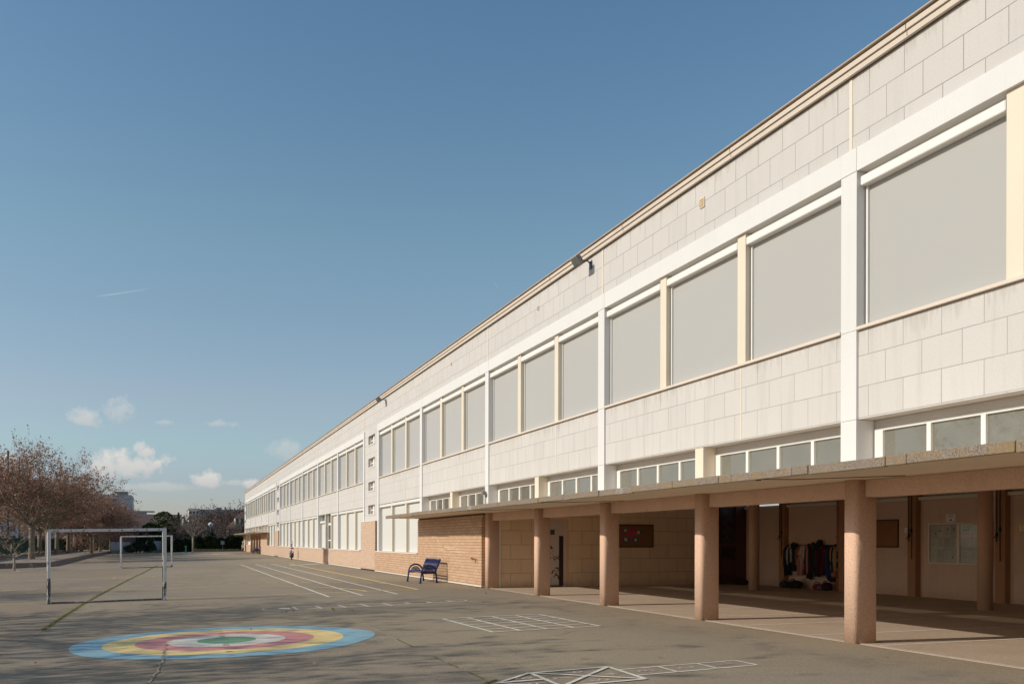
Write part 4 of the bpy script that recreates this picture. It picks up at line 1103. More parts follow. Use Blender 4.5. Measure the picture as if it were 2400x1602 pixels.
# paper signs
def paper_sign(y, z, w, h, label, border=None):
    org = (19.6,y,z); fn = fy(y,z); t = empty('paper_sign', org, label, 'sign', 'paper signs on the playground wall')
    placed('card', border or M['signw'], t, org, fn, [(0,w,0,h,0.001,0.005)])
    if border: placed('sheet', M['signw'], t, org, fn, [(0.05,w-0.05,0.04,h-0.04,0.005,0.006)])
    return t, fn, org
t, fn, org = paper_sign(19.34,2.065,0.31,0.21,'white paper notice with a small black pictogram above the notice case')
placed('print', M['ink'], t, org, fn, [(0.06,0.25,0.165,0.18,0.005,0.006),(0.115,0.20,0.04,0.055,0.005,0.006),(0.13,0.185,0.055,0.08,0.005,0.006),(0.165,0.18,0.08,0.12,0.005,0.006),(0.25,0.275,0.015,0.035,0.005,0.006)])
placed('print', M['greyink'], t, org, fn, [(0.02,0.29,0.138,0.144,0.005,0.006)])
t, fn, org = paper_sign(17.76,1.85,0.26,0.165,'white card reading 12 beside the roped pillar')
mb = MB(); add_text(mb, '1', 0.15, lambda u,v: fn(0.10+u,0.08+v,0.0065)); mb.build('print', M['cred'], t, org)
mb = MB(); add_text(mb, '2', 0.11, lambda u,v: fn(0.165+u,0.07+v,0.0065)); mb.build('print', M['cblue'], t, org)
placed('print', M['cgreen'], t, org, fn, [(0.17,0.20,0.125,0.15,0.005,0.006)])
t, fn, org = paper_sign(17.08,1.78,0.46,0.22,'yellow bordered card lettered CE at the right edge of the playground wall', M['signy'])
mb = MB(); add_text(mb, 'CE', 0.17, lambda u,v: fn(0.20+u,0.11+v,0.0075)); mb.build('print', M['greyink'], t, org)
# blind cords on the pillars
for y, lb in ((26.3,'dark knotted cord on the pillar left of the hanging coats'), (20.4,'pair of dark cords with a white tag on the pillar left of the notice case'), (17.45,'dark cord on the pillar right of the notice case')):
    mb = MB()
    for dy, zb in ((0.07,1.55),(-0.03,1.05)):
        mb.tube([(19.39,y+dy,3.38),(19.385,y+dy,2.2),(19.39,y+dy*1.1,zb)], 0.012, 5)
    mb.blob((19.385,y-0.03,1.85), 0.03,0.03,0.07, nu=8, nv=6); mb.blob((19.385,y+0.07,1.72), 0.025,0.04,0.05, nu=8, nv=6); mb.tube([(19.385,y+0.07,1.70),(19.36,y+0.17,1.62)], 0.012, 5)
    o = mb.build('cord', M['rope']); tag(o, lb, 'cord', 'blind cords on the pillars')
mb = MB(); mb.prism([(19.36,20.50),(19.375,20.50),(19.375,20.60),(19.36,20.60)], 1.80, 1.93); tag(mb.build('tag', M['signw']), 'white paper tag tied to the pair of cords', 'tag')

# coats on pegs
rack = empty('coat_rack', (19.55, 24.8, 1.40), 'row of pegs on a rail carrying the children coats', 'coat rack')
mb = MB(); mb.box(19.56,19.597,23.65,26.1,1.38,1.44); mb.build('rail', M['darkwood2'], rack, (19.55,24.8,1.4))
for k in range(14):
    mb = MB(); mb.tube([(19.57,23.75+0.175*k,1.41),(19.50,23.75+0.175*k,1.42),(19.485,23.75+0.175*k,1.45)], 0.008, 5)
    mb.build('peg', M['black'], rack, (19.55,24.8,1.4))
def cloth(c): return mat('cloth', c, 0.95, 0.18, 9)
def coat(y, c, w, ln, seed, label, hood=0.0, name='hanging_coat', c2=None):
    """a garment hung by its collar: folded body with two limp sleeves"""
    rnd = random.Random(seed); o = (19.49, y, 1.41); t = empty(name, o, label, 'coat' if name == 'hanging_coat' else 'scarf', 'clothes hanging on the pegs')
    mt = cloth(c); mb = MB(); n = 20; rings = []
    zs = [0, 0.05, 0.14, 0.3, 0.55, 0.8, 1.0]; ws = [0.22, 0.55, 0.86, 0.92, 0.9, 1.0, 1.05]; ds = [0.5, 0.8, 1, 1, 0.95, 0.95, 0.9]
    ph = rnd.uniform(0,6)
    for q, wv, dv in zip(zs, ws, ds):
        ring = []
        for k in range(n):
            a = 2*math.pi*k/n; f = 1+0.10*q*math.sin(5*a+ph)+0.06*q*math.sin(9*a+2*ph)
            ring.append((19.495+0.075*dv*f*math.cos(a), y+w/2*wv*f*math.sin(a)+0.03*q*math.sin(ph), 1.43-ln*q-(0.03*math.sin(3*a+ph) if q == 1 else 0)))
        rings.append(ring)
    mb.loft(rings, 0, True, True); recalc(mb.build('body', mt, t, o))
    for s in (-1, 1):
        l2 = ln*rnd.uniform(0.72,1.02); mb = MB(); yy = y+s*w*0.40
        mb.tube([(19.47,yy,1.36),(19.44,yy+s*0.035,1.22),(19.43,yy+s*0.045+rnd.uniform(-0.02,0.02),1.36-l2*0.55),(19.44,yy+s*0.02+rnd.uniform(-0.03,0.03),1.36-l2)], [0.045,0.055,0.05,0.042], 8)
        recalc(mb.build('sleeve', cloth(c2) if c2 else mt, t, o))
    if hood:
        mb = MB(); mb.blob((19.46,y,1.42), 0.07, 0.09*hood, 0.10*hood, 0, seed, 0.06, 12, 8); recalc(mb.build('hood', mt, t, o))
BK=(0.012,0.011,0.013)
coats = [(26.02,BK,0.24,1.00,'black coat hanging leftmost beside the brown pillar',0),(25.90,(0.42,0.36,0.34),0.13,0.62,'pale grey cardigan among the black coats at the left end',0),(25.72,BK,0.27,0.86,'black hooded coat right of the pale cardigan',1.1),(25.55,(0.014,0.015,0.03),0.22,0.62,'short navy jacket left of the peach coat',0.7),
 (25.42,(0.26,0.085,0.02),0.14,0.70,'small rust orange top behind the peach coat',0),(25.32,(0.38,0.20,0.155),0.16,0.98,'dusty peach long coat',0),(25.20,(0.42,0.42,0.38),0.16,0.55,'white and sage cotton bag shaped top left of the salmon coat',0),(25.05,(0.46,0.17,0.14),0.17,0.95,'salmon pink coat with turned cuff',0),(24.90,BK,0.22,1.10,'long black coat right of the salmon coat',0.6),(24.70,(0.035,0.024,0.022),0.30,0.92,'dark brown quilted coat with hood',1.0),(24.50,BK,0.22,1.00,'black coat left of the burgundy coat',0.8),
 (24.30,(0.085,0.004,0.012),0.28,0.94,'burgundy coat under a black woolly hat',0),(24.08,BK,0.28,0.92,'black coat with a pink label',0),(23.90,(0.012,0.04,0.13),0.13,1.12,'long royal blue garment',0),(23.80,(0.012,0.015,0.03),0.18,1.15,'long navy coat between the blue and mustard clothes',0),(23.70,(0.42,0.19,0.02),0.14,0.92,'mustard yellow coat between the navy and black ones',0),(23.60,BK,0.22,1.05,'black coat hanging rightmost next to the drain pipe',0.5)]
for i, (y, c, w, ln, lb, hd) in enumerate(coats): coat(y, c, w, ln, 200+i, lb, hd)
coat(23.57,(0.16,0.22,0.23),0.12,0.80,260,'pale blue scarf hanging in front of the rightmost coat',0,'hanging_scarf')
mb = MB(); mb.blob((19.43,24.33,1.50), 0.09,0.13,0.11, 0, 5, 0.04, 14, 9); tag(recalc(mb.build('woolly_hat', cloth(BK))), 'round black woolly hat on the peg above the burgundy coat', 'hat')
mb = MB(); mb.box(19.40,19.41,24.06,24.10,1.20,1.30); tag(mb.build('pink_label', mat('magenta_cloth',(0.55,0.01,0.12),0.9,0.05)), 'bright pink label dangling on a black coat', 'label')
def bag(x, y, rx, ry, rz_, c, label, seed, c2=None):
    o = (x,y,0); t = empty('bag', o, label, 'bag', 'bags on the playground floor')
    rz_ *= 0.8
    mb = MB(); mb.blob((x,y,rz_*0.9), rx, ry, rz_, 0, seed, 0.07, 16, 10)
    mb.v = [(a,b,max(cc,0.003)) for a,b,cc in mb.v]; recalc(mb.build('body', cloth(c), t, o))
    mb = MB(); pts = [(x-rx*0.5, y-ry*0.5+ry*k/6, rz_*1.55+0.10*math.sin(math.pi*k/6)) for k in range(7)]; mb.tube(pts, 0.014, 6); mb.build('strap', cloth(c2 or c), t, o)
bag(19.30,25.95,0.16,0.26,0.13,(0.03,0.022,0.02),'dark brown bag slumped on the floor by the left pillar',1)
bag(19.25,25.35,0.18,0.36,0.17,BK,'large black bag on the floor under the salmon coat',2)
bag(19.25,24.15,0.16,0.28,0.13,(0.22,0.012,0.012),'red schoolbag on the floor under the burgundy coat',3,BK)
bag(19.22,24.00,0.13,0.2,0.10,(0.10,0.11,0.125),'grey schoolbag leaning on the red one',4)
bag(19.25,23.75,0.15,0.2,0.17,(0.03,0.006,0.008),'black and burgundy schoolbag next to the drain pipe',5)
bag(19.1,28.2,0.22,0.42,0.11,BK,'black bundle on the floor by the dark entrance door',6)

# ------------------------------------------------------------------ trees
def grow(rnd, bm_list, p, d, length, r, level, maxlev, kids, tips, upb, spread):
    n = 4 if level < 3 else 3
    pts = [p.copy()]; rad = [r]; dd = d.copy(); nodes = []
    for i in range(n):
        dd = (dd + Vector((rnd.gauss(0,0.16), rnd.gauss(0,0.16), rnd.gauss(0,0.10)+upb))).normalized()
        p = p + dd*(length/n); pts.append(p.copy()); rad.append(r*(1-0.62*(i+1)/n)); nodes.append((p.copy(), dd.copy(), rad[-1]))
    bm_list.append((pts, rad, level))
    if level >= maxlev:
        tips.append((pts[-1], dd)); tips.append((pts[-2], dd)); return
    k = kids[min(level, len(kids)-1)]
    for j in range(k):
        t = 0.25+0.75*(j+rnd.random())/k
        i = min(int(t*n), n-1); q, qd, qr = nodes[i]
        q = pts[i].lerp(pts[i+1], min(1, t*n-i))
        ax = qd.orthogonal().normalized(); ax.rotate(Matrix.Rotation(rnd.uniform(0,6.283), 3, qd))
        ang = R(rnd.uniform(22, 52)*spread); nd = qd.copy(); nd.rotate(Matrix.Rotation(ang, 3, ax))
        grow(rnd, bm_list, q, nd, length*rnd.uniform(0.52,0.78), max(qr*rnd.uniform(0.55,0.75), 0.008), level+1, maxlev, kids, tips, upb, spread)

def make_tree(name, seed, H, trunk_h, r0, limbs, kids, maxlev, leafn, leafsize, barkm, twigm, leafm, upb=0.05, spread=1.0, lean=(25,70), flen=0.42, topthin=0.55, limbr=0.40):
    """tapered trunk, limbs and twigs, leaves or buds spread through the crown"""
    rnd = random.Random(seed); t = empty(name, (0,0,0))
    mb = MB()
    mb.tube([(0,0,-0.35),(0.0,0.0,0.15),(0.02,0.01,trunk_h*0.5),(0.0,0.03,trunk_h)], [r0*1.45,r0*1.08,r0*0.9,r0*0.95], 10)
    mb.blob((0,0.03,trunk_h), r0*1.15, r0*1.15, r0*1.2, 0, seed, 0.08, 10, 6)
    mb.build('trunk', barkm, t)
    br = []; tips = []
    for i in range(limbs):
        a = 2*math.pi*(i+rnd.uniform(-0.3,0.3))/limbs; el = R(rnd.uniform(*lean)) if i else R(84)
        d = Vector((math.cos(a)*math.cos(el), math.sin(a)*math.cos(el), math.sin(el)))
        grow(rnd, br, Vector((0,0.03,trunk_h-0.05)), d, H*flen*rnd.uniform(0.85,1.15), r0*limbr, 1, maxlev, kids, tips, upb, spread)
    mb = MB(); mb2 = MB()
    top = max(max(q.z for q in pts) for pts, rad, lv in br); k = (H-trunk_h)/(top-trunk_h)
    for pts, rad, lv in br:
        pts = [Vector((q.x, q.y, trunk_h+(q.z-trunk_h)*k)) for q in pts]
        (mb if lv <= 2 else mb2).tube(pts, rad, 6 if lv == 1 else (5 if lv == 2 else 3), 0, False)
    mb.build('limb', barkm, t); mb2.build('branch', twigm, t)
    if leafn:
        mb = MB()
        for q, d in tips:
            q = Vector((q.x, q.y, trunk_h+(q.z-trunk_h)*k))
            zr = (q.z-trunk_h)/(H-trunk_h)
            if rnd.random() > 1.0-topthin*max(0.0, zr-0.25): continue
            for _ in range(leafn if rnd.random() < 0.6 else max(1, leafn//2)):
                c = q - d*rnd.uniform(0.0,0.55) + Vector((rnd.gauss(0,0.10), rnd.gauss(0,0.10), rnd.gauss(0,0.10)))
                mb.card(c, leafsize*rnd.uniform(0.6,1.3), rnd, 0, 1.35)
        mb.build('foliage', leafm, t)
    return t

def place(proto, used, x, y, s, rz, label, cat='tree', group=None, sz=None, z=None):
    o = proto if not used.get(proto.name) else copy_tree(proto)
    used[proto.name] = True
    o.location = (x, y, (gz(x)+0.28 if z is None else z)); o.scale = (s, s, sz or s); o.rotation_euler = (0,0,rz)
    return tag(o, label, cat, group)
used = {}
pl = [make_tree('plane_tree', 41, 10.4, 2.75, 0.25, 12, (0,6,6,5), 4, 7, 0.11, M['bark'], M['twig'], M['dryleaf'], 0.045, 1.05, (20,80), 0.42),
      make_tree('plane_tree', 57, 10.4, 2.75, 0.24, 11, (0,6,6,5), 4, 6, 0.11, M['bark'], M['twig'], M['dryleaf'], 0.03, 1.1, (12,70), 0.40)]
pshade = make_tree('plane_tree', 63, 10.4, 2.75, 0.24, 9, (0,6,5,4), 4, 3, 0.14, M['bark'], M['bark'], M['dryleaf'], 0.05, 1.0, (15,68), 0.42)
GP = 'plane trees in the raised bed'
rowt = [(-11.55,87.7,1.02,1.06,'nearest plane tree in the raised bed, tall with brown dry leaves'),
 (-13.7,110.0,0.95,0.93,'plane tree second in the row just behind the goal post'),
 (-13.2,120.5,0.95,0.95,'plane tree third in the row, trunk left in the goal opening'),
 (-12.7,127.5,0.95,0.95,'plane tree fourth in the row behind the goal crossbar'),
 (-13.2,136.0,0.95,0.92,'plane tree with dark trunk in the middle of the row'),
 (-13.5,144.0,0.9,0.92,'plane tree beyond the middle of the row'),
 (-13.3,152.0,0.9,0.9,'plane tree third from the far end of the row'),
 (-12.0,158.0,0.9,0.88,'plane tree second from the far end of the row'),
 (-10.6,150.0,0.85,0.84,'plane tree at the courtyard edge near the bed end'),
 (-9.55,156.0,0.85,0.84,'rightmost far plane tree beside the pale fence panel'),
 (-9.9,126.0,0.8,0.80,'plane tree nearer the courtyard kerb of the raised bed'),
 (-11.6,98.5,0.85,0.92,'plane tree close behind the nearest one')]
for i, (x, y, s, sz, lb) in enumerate(rowt):
    place(pl[i % 2], used, x, y, s, i*2.1, lb, 'tree', GP, sz)
# the row runs on towards the camera, left of the picture: its shade falls across the yard
for i, (x, y, s) in enumerate(((-12.4,12.6,0.95),(-12.6,21.8,1.0),(-13.4,34.0,0.62))):
    place(pl[(i+1) % 2] if y > 60 else pshade, used, x, y, s, 1.3+i*1.7, 'plane tree in the bed left of the picture, shading the yard', 'tree', 'plane trees left of the picture', s)
yt = make_tree('young_tree', 77, 2.4, 0.85, 0.075, 6, (0,3,3), 3, 1, 0.09, M['paletwig'], M['paletwig'], M['dryleaf'], 0.02, 1.0, (15,55), 0.62)
place(yt, used, -9.6, 65.4, 1.0, 0.4, 'small pollarded tree with pale spreading branches in front of the raised bed', z=gz(-9.6))
st = make_tree('bare_tree', 81, 6.0, 2.3, 0.13, 6, (0,4,4,3), 4, 0, 0, M['paletwig'], M['paletwig'], None, 0.06, 1.0, (25,70), 0.45)
place(st, used, 2.35, 143.0, 1.0, 0, 'single slim bare tree with pale trunk in front of the hedge', z=gz(2.35))
bt = make_tree('bare_tree', 91, 10, 2.2, 0.2, 11, (0,6,5,4), 4, 3, 0.20, M['twig'], M['twig'], M['shrub'], 0.08, 0.9, (25,75), 0.42)
GB = 'bare trees beyond the hedge'
for i, (x, y, h, lb) in enumerate(((6.4,190,8.6,'bare grey tree beyond the hedge left of the lamp'),(8.6,186,8.2,'bare tree beyond the hedge middle'),(10.8,188,9.8,'tallest bare tree beyond the hedge'),(12.6,182,9.0,'bare tree against the far corner of the school'),(4.2,176,6.2,'low bare tree in front of the apartment block'),(2.4,170,5.2,'low purple grey bare tree left of the apartment block'),(0.2,168,5.0,'low bare tree beside the evergreen'),(14.5,196,9.6,'bare tree furthest right behind the school corner'),(9.8,170,5.6,'low bare tree in front of the house'))):
    place(bt, used, x, y, h/9.2, i*1.1, lb, 'tree', GB, z=0)

def cardcloud(mb, rnd, n, fn, size, mi=0, asp=1.4):
    for _ in range(n): mb.card(fn(), size*rnd.uniform(0.6,1.4), rnd, mi, asp)
# hedge
def hedge(x0, x1, y0, y1, h, label, n, seed, ht=None):
    rnd = random.Random(seed); o = ((x0+x1)/2, (y0+y1)/2, 0); t = empty('hedge', o, label, 'hedge')
    mb = MB(); mb.box(x0+0.15, x1-0.15, y0+0.25, y1-0.1, -0.2, h-0.35); mb.build('stem_mass', mat('hedge_inside', (0.008,0.011,0.006), 1.0, 0.2), t, o)
    mb = MB()
    def f():
        x = rnd.uniform(x0, x1); z = rnd.random()**0.8
        top = h+0.16*math.sin(x*1.7)+0.12*math.sin(x*4.1+1)
        z = z*top; y = y0+0.12*math.sin(x*3.3+z*2)+abs(rnd.gauss(0,0.13))
        if rnd.random() < 0.3: z = top+rnd.gauss(0,0.10); y = rnd.uniform(y0, y1)
        return (x, y, z)
    cardcloud(mb, rnd, n, f, 0.19); mb.build('foliage', M['hedge'], t, o)
hedge(2.7, 10.4, 147.0, 148.4, 2.05, 'tall dark clipped hedge beside the far corner of the school', 5200, 31)
hedge(-2.0, 2.7, 149.0, 150.2, 1.65, 'lower dark hedge between the pale fence panel and the bare tree', 2600, 32)
# evergreens
def cone_tree(name, x, y, h, r, m, label, n, seed, base=0.2, shape='cone', size=0.2):
    rnd = random.Random(seed); o = (x, y, gz(x)); t = empty(name, o, label, 'tree' if h > 3 else 'shrub')
    mb = MB(); mb.tube([(x,y,gz(x)-0.1),(x,y,gz(x)+h*0.92)], [0.11,0.02], 7); mb.build('trunk', M['twig'], t, o)
    mb = MB()
    lobes = [(rnd.uniform(0,6.28), rnd.uniform(0.2,0.95), rnd.uniform(0.7,1.25)) for _ in range(26)]
    def f():
        a, q, k = rnd.choice(lobes); a += rnd.gauss(0,0.35); q = min(0.99, max(0.02, q+rnd.gauss(0,0.06)))
        rr = r*k*((1-q)**0.8 if shape == 'cone' else math.sqrt(max(0, 1-(2*q-1)**2)) if shape == 'round' else min(1, 3.0*(1-q))**0.7)
        rr *= math.sqrt(rnd.uniform(0.15,1)); return (x+rr*math.cos(a), y+rr*math.sin(a), gz(x)+base+(h-base)*q-(0.18*rr if shape == 'cone' else 0))
    cardcloud(mb, rnd, n, f, size); mb.build('foliage', m, t, o)
cone_tree('conifer', -5.0, 148.6, 3.0, 1.7, M['conifer'], 'low dark conifer centred in the near goal opening', 3200, 41)
cone_tree('conifer', -3.6, 148.0, 2.3, 1.2, M['conifer'], 'small dark conifer right of the larger one behind the far goal', 1800, 42)
cone_tree('evergreen_shrub', -6.0, 147.6, 1.2, 1.2, M['conifer'], 'dark low evergreen shrub at the foot of the conifers', 1200, 43, 0.05, 'round')
cone_tree('evergreen_tree', -1.6, 158, 6.4, 2.3, M['magnolia'], 'round glossy green tree above the near goal right corner', 4200, 44, 1.2, 'round', 0.26)
cone_tree('evergreen_tree', -4.0, 157, 4.6, 1.5, M['magnolia'], 'lower olive green tree in front of the brown roof', 2000, 45, 0.8, 'round', 0.24)
cone_tree('conifer', 0.45, 165, 6.5, 0.9, M['conifer'], 'thin pointed dark conifer right of the round green tree', 900, 46)
cone_tree('conifer', 1.5, 172, 6.2, 0.8, M['conifer'], 'thinner pointed conifer further right', 700, 47)
cone_tree('cypress', 5.3, 152.5, 3.3, 0.75, M['greentree'], 'dark columnar cypress rising above the hedge by the lamp', 1400, 48, 0.2, 'col')
cone_tree('conifer', 11.7, 163, 8.0, 1.5, M['greentree'], 'dark conifer touching the far school corner', 1800, 49)
for i, (x, y, h, r_, lb) in enumerate(((1.1,155,3.6,1.5,'purple brown bare shrub behind the lower hedge'),(3.4,155,4.2,1.6,'brown twiggy shrub behind the single bare tree'),(7.3,156,3.0,2.0,'reddish twiggy shrub above the hedge'),(9.2,158,2.9,1.6,'twiggy shrub in front of the house wall'),(-0.6,155,3.2,1.2,'bare shrub right of the evergreen'))):
    cone_tree('bare_shrub', x, y, h, r_, M['shrub'], lb, 2600, 60+i, 0.6, 'round', 0.12)
# dark evergreen undergrowth behind the tree row
for i, (x, y) in enumerate(((-15.0,152),(-14.0,160),(-12.4,162),(-9.6,161))):
    cone_tree('evergreen_shrub', x, y, 2.2, 1.3, M['hedge'], ('dark shrub %s' % ('at the far end of the green fence','behind the middle far trunks','behind the far trunks','left of the pale panels')[i]), 900, 80+i, 0.1, 'round', 0.2)
# grass verge under the hedge
mb = MB(); rnd = random.Random(9)
for _ in range(2600):
    x = rnd.uniform(2.6,9.6); y = rnd.uniform(144.6,146.9); mb.card((x,y,0.14+rnd.uniform(0,0.13)), 0.13, rnd, 0, 1.8)
for _ in range(900):
    x = rnd.uniform(-9.0,-1.0); y = rnd.uniform(143.0,147.5); mb.card((x,y,gz(x)+rnd.uniform(0,0.08)), 0.12, rnd, 0, 1.8)
tag(mb.build('grass_verge', M['grass']), 'strip of yellow green grass at the foot of the hedge', 'grass', kind='stuff')
mb = MB(); mb.box(2.5, 9.7, 144.3, 144.55, -0.2, 0.16); tag(mb.build('verge_kerb', M['kerb']), 'dark low kerb wall in front of the grass strip', 'kerb')
mb = MB(); mb.box(-4.7, 2.3, 150.4, 150.6, -0.3, 0.22); mb.box(-9.2,-6.5,150.4,150.6,-0.4,0.1); tag(mb.build('low_wall', mat('grey_low_wall',(0.30,0.29,0.29),0.9,0.1)), 'low grey wall carrying the pale fence panels', 'wall')

# raised bed with kerb
bed = empty('planter_bed', (-11, 110, -0.35), 'long raised tree bed with dark concrete kerb on the left side of the yard', 'planter')
pb = [(-15.2,70.4),(-10.84,70.4),(-8.5,73.5),(-9.4,118),(-9.3,157.0),(-15.2,157.0)]
mb = MB()
for i in range(len(pb)-1):
    (xa,ya),(xb,yb) = pb[i],pb[i+1]
    dx,dy = xb-xa,yb-ya; l = math.hypot(dx,dy); nx,ny = -dy/l*0.2,dx/l*0.2
    mb.prism([(xa,ya),(xb,yb),(xb+nx,yb+ny),(xa+nx,ya+ny)], -0.75, -0.015-0.002*i)
mb.build('kerb', M['kerb'], bed, (-11,110,-0.35))
mb = MB(); mb.face([(x*0.999+(-11)*0.001,y,-0.045) for x,y in pb]); mb.build('earth', M['earth'], bed, (-11,110,-0.35))

# green fence along the bed
t = empty('green_fence', (-15.6,115,-0.4), 'dark green panel fence on a rough low wall behind the tree row', 'fence')
mb = MB(); y = 62.0
while y < 158:
    mb.box(-15.64,-15.60, y+0.03, y+2.40, 0.18, 1.78); y += 2.5
for k in range(380): mb.box(-15.597,-15.588, 62.1+0.25*k, 62.13+0.25*k, 0.2, 1.76)
mb.build('panel', M['greenfence'], t, (-15.6,115,-0.4))
mb = MB(); y = 62.0
while y < 158.1: mb.box(-15.67,-15.57, y-0.035, y+0.035, -0.4, 1.95); y += 2.5
mb.build('post', M['greenfence'], t, (-15.6,115,-0.4))
mb = MB(); y = 62.0; rnd = random.Random(4)
while y < 158: mb.box(-15.50,-15.30, y, y+0.55, -0.6, 0.13+rnd.uniform(-0.03,0.04)); y += 0.72
mb.build('low_wall', M['lowwall'], t, (-15.6,115,-0.4))
for i, (x, y, h, lb) in enumerate(((-16.2,106.5,10.7,'tall dark ball net pole left of the nearest plane tree'),(-17.3,121.5,11.3,'second dark ball net pole partly hidden by the tree crown'))):
    mb = MB(); mb.tube([(x,y,-0.4),(x,y,h)], 0.10, 10); mb.tube([(x,y,h),(x,y,h+0.06)], 0.12, 10)
    tag(mb.build('net_pole', M['netpole']), lb, 'pole', 'ball net poles')
mb = MB()
for z0, sag in ((10.5,0.7),(9.9,0.8)):
    a = Vector((-16.2,106.5,z0)); b = Vector((-17.6,88.0,z0)); mb.tube([a.lerp(b,k/10)-Vector((0,0,sag*4*(k/10)*(1-k/10))) for k in range(11)], 0.018, 4)
tag(mb.build('net_cable', M['netpole']), 'thin sagging cables running off from the ball net pole', 'cable')

# pale fence panels, post, sign, lamp
for x0, x1, y, z1, lb in ((-4.45,-1.75,150.5,1.50,'pale blue grey corrugated panel right of the conifers'),(-9.2,-6.6,150.5,1.36,'pale blue grey corrugated panel left of the conifers')):
    mb = MB(); x = x0
    while x < x1: mb.box(x, x+0.09, y-0.03, y+0.01, 0.10, z1); mb.box(x+0.09, x+0.15, y-0.01, y+0.01, 0.10, z1-0.01); x += 0.15
    tag(mb.build('fence_panel', M['palegate']), lb, 'fence panel', 'pale fence panels')
mb = MB(); mb.bevbox(1.27, 1.47, 139.9, 140.1, -0.2, 0.66, 0.02); mb.bevbox(1.23, 1.51, 139.86, 140.14, 0.66, 0.84, 0.04); mb.box(1.25,1.49,139.84,139.87,0.3,0.42)
tag(mb.build('hydrant_post', M['greenpost']), 'short bright green post left of the single bare tree', 'post')
mb = MB(); mb.box(6.45, 6.98, 146.74, 146.77, 1.02, 1.55); mb.box(6.69,6.74,146.77,146.82,0,1.5); tag(mb.build('hedge_sign', mat('grey_sign',(0.27,0.28,0.33),0.6,0.05)), 'small grey square sign on the dark hedge', 'sign')
lp = empty('street_lamp', (5.35,158,0), 'street lamp with pale cone shade above the hedge', 'street lamp')
mb = MB(); mb.tube([(5.35,158,0),(5.35,158,3.95)], 0.05, 8); mb.build('pole', M['netpole'], lp, (5.35,158,0))
mb = MB(); mb.lathe([(0.10,3.75),(0.42,4.25),(0.42,4.32)], (5.35,158,0), 14); mb.build('shade', M['palegate'], lp, (5.35,158,0))
mb = MB(); mb.lathe([(0.42,4.32),(0.2,4.5),(0.05,4.58)], (5.35,158,0), 14); mb.build('cap', M['signw'], lp, (5.35,158,0))

# ------------------------------------------------------------------ houses and blocks far behind
def hip_roof(mb, x0,x1,y0,y1,z0,z1,mi=0):
    xm0, xm1, ym = x0+(y1-y0)*0.35, x1-(y1-y0)*0.35, (y0+y1)/2
    a,b,c,d = (x0,y0,z0),(x1,y0,z0),(x1,y1,z0),(x0,y1,z0); e,f = (xm0,ym,z1),(xm1,ym,z1)
    for q in ((a,b,f,e),(b,c,f),(c,d,e,f),(d,a,e),(d,c,b,a)): mb.face(q, mi)
h = empty('house', (14,176,0), 'cream house with brown hipped roof and dormer at the school corner', 'house')
mb = MB(); mb.box(9.1,22,175,184,0,3.7); mb.build('wall', M['houserender'], h, (14,176,0))
mb = MB(); hip_roof(mb, 8.6,22.5,174.4,184.6,3.7,7.4); recalc(mb.build('roof', M['houseroof'], h, (14,176,0)))
d = MB(); d.box(10.2,11.9,175.2,178,4.2,5.75); dm = d.build('dormer', M['houserender'], h, (14,176,0))
d = MB(); d.box(10.35,10.8,175.15,175.199,4.5,5.6); d.box(11.2,11.7,175.15,175.199,4.5,5.6); d.build('pane', M['aptglass'], dm, (14,176,0))
d = MB(); hip_roof(d, 10.0,12.6,174.9,178.5,5.75,6.7); recalc(d.build('dormer_roof', M['houseroof'], dm, (14,176,0)))
for x in (9.6, 11.6, 13.8):
    d = MB(); d.box(x,x+0.9,174.95,174.997,1.0,2.5); d.build('window', M['aptglass'], h, (14,176,0))
h = empty('long_roof_building', (-6,172,0), 'low building with a long dark brown roof behind the goals', 'building')
mb = MB(); mb.box(-17,0.6,170,180,0,3.2); mb.build('wall', M['houseroof'], h, (-6,172,0))
mb = MB(); mb.face([(-17.5,169.5,3.2),(1.0,169.5,3.2),(1.0,175,6.25),(-17.5,175,6.25)]); mb.face([(1.0,180.5,3.2),(-17.5,180.5,3.2),(-17.5,175,6.25),(1.0,175,6.25)]); mb.face([(1.0,169.5,3.2),(1.0,180.5,3.2),(1.0,175,6.25)]); mb.face([(-17.5,169.5,3.2),(-17.5,175,6.25),(-17.5,180.5,3.2)])
mb.build('roof', M['houseroof'], h, (-6,172,0))
for x in (-14,-10.5,-7,-3.5):
    d = MB(); d.box(x,x+1.2,169.94,169.997,1.0,2.4); d.build('window', M['aptglass'], h, (-6,172,0))
h = empty('blue_grey_block', (-22,400,0), 'blue grey flat roofed block rising behind the plane trees', 'building')
mb = MB(); mb.box(-38,-16.7,400,420,0,19.9); mb.build('wall', M['bluegrey'], h, (-22,400,0))
mb = MB(); mb.box(-22.3,-18.4,401,410,19.9,21.1); mb.box(-23.5,-18.2,400.6,410,21.1,21.35); mb.build('roof_hut', M['aptside'], h, (-22,400,0))
mb = MB()
for k in range(6): mb.box(-37.9,-22.5,399.95,399.99,2.5+2.9*k,3.8+2.9*k)
mb.build('window', M['aptglass'], h, (-22,400,0))
mb = MB(); mb.box(-30,-11,395,399,0,13.0); mb.box(-30.3,-8,394.8,399,13.0,13.5); mb.build('lower_wing', M['aptside'], h, (-22,400,0))
h = empty('far_block', (-45,300,0), 'bluish far block glimpsed through the left tree crown', 'building')
mb = MB(); mb.box(-62,-33,300,315,0,15); mb.build('wall', M['bluegrey'], h, (-45,300,0))
mb = MB()
for k in range(5):
    for j in range(9): mb.box(-61+3.1*j,-59.2+3.1*j,299.95,299.99,1.4+2.8*k,2.9+2.8*k)
mb.build('window', M['aptglass'], h, (-45,300,0))
h = empty('apartment_block', (10,600,0), 'flat roofed apartment block with balconies and roof aerials far behind the hedge', 'apartment block')
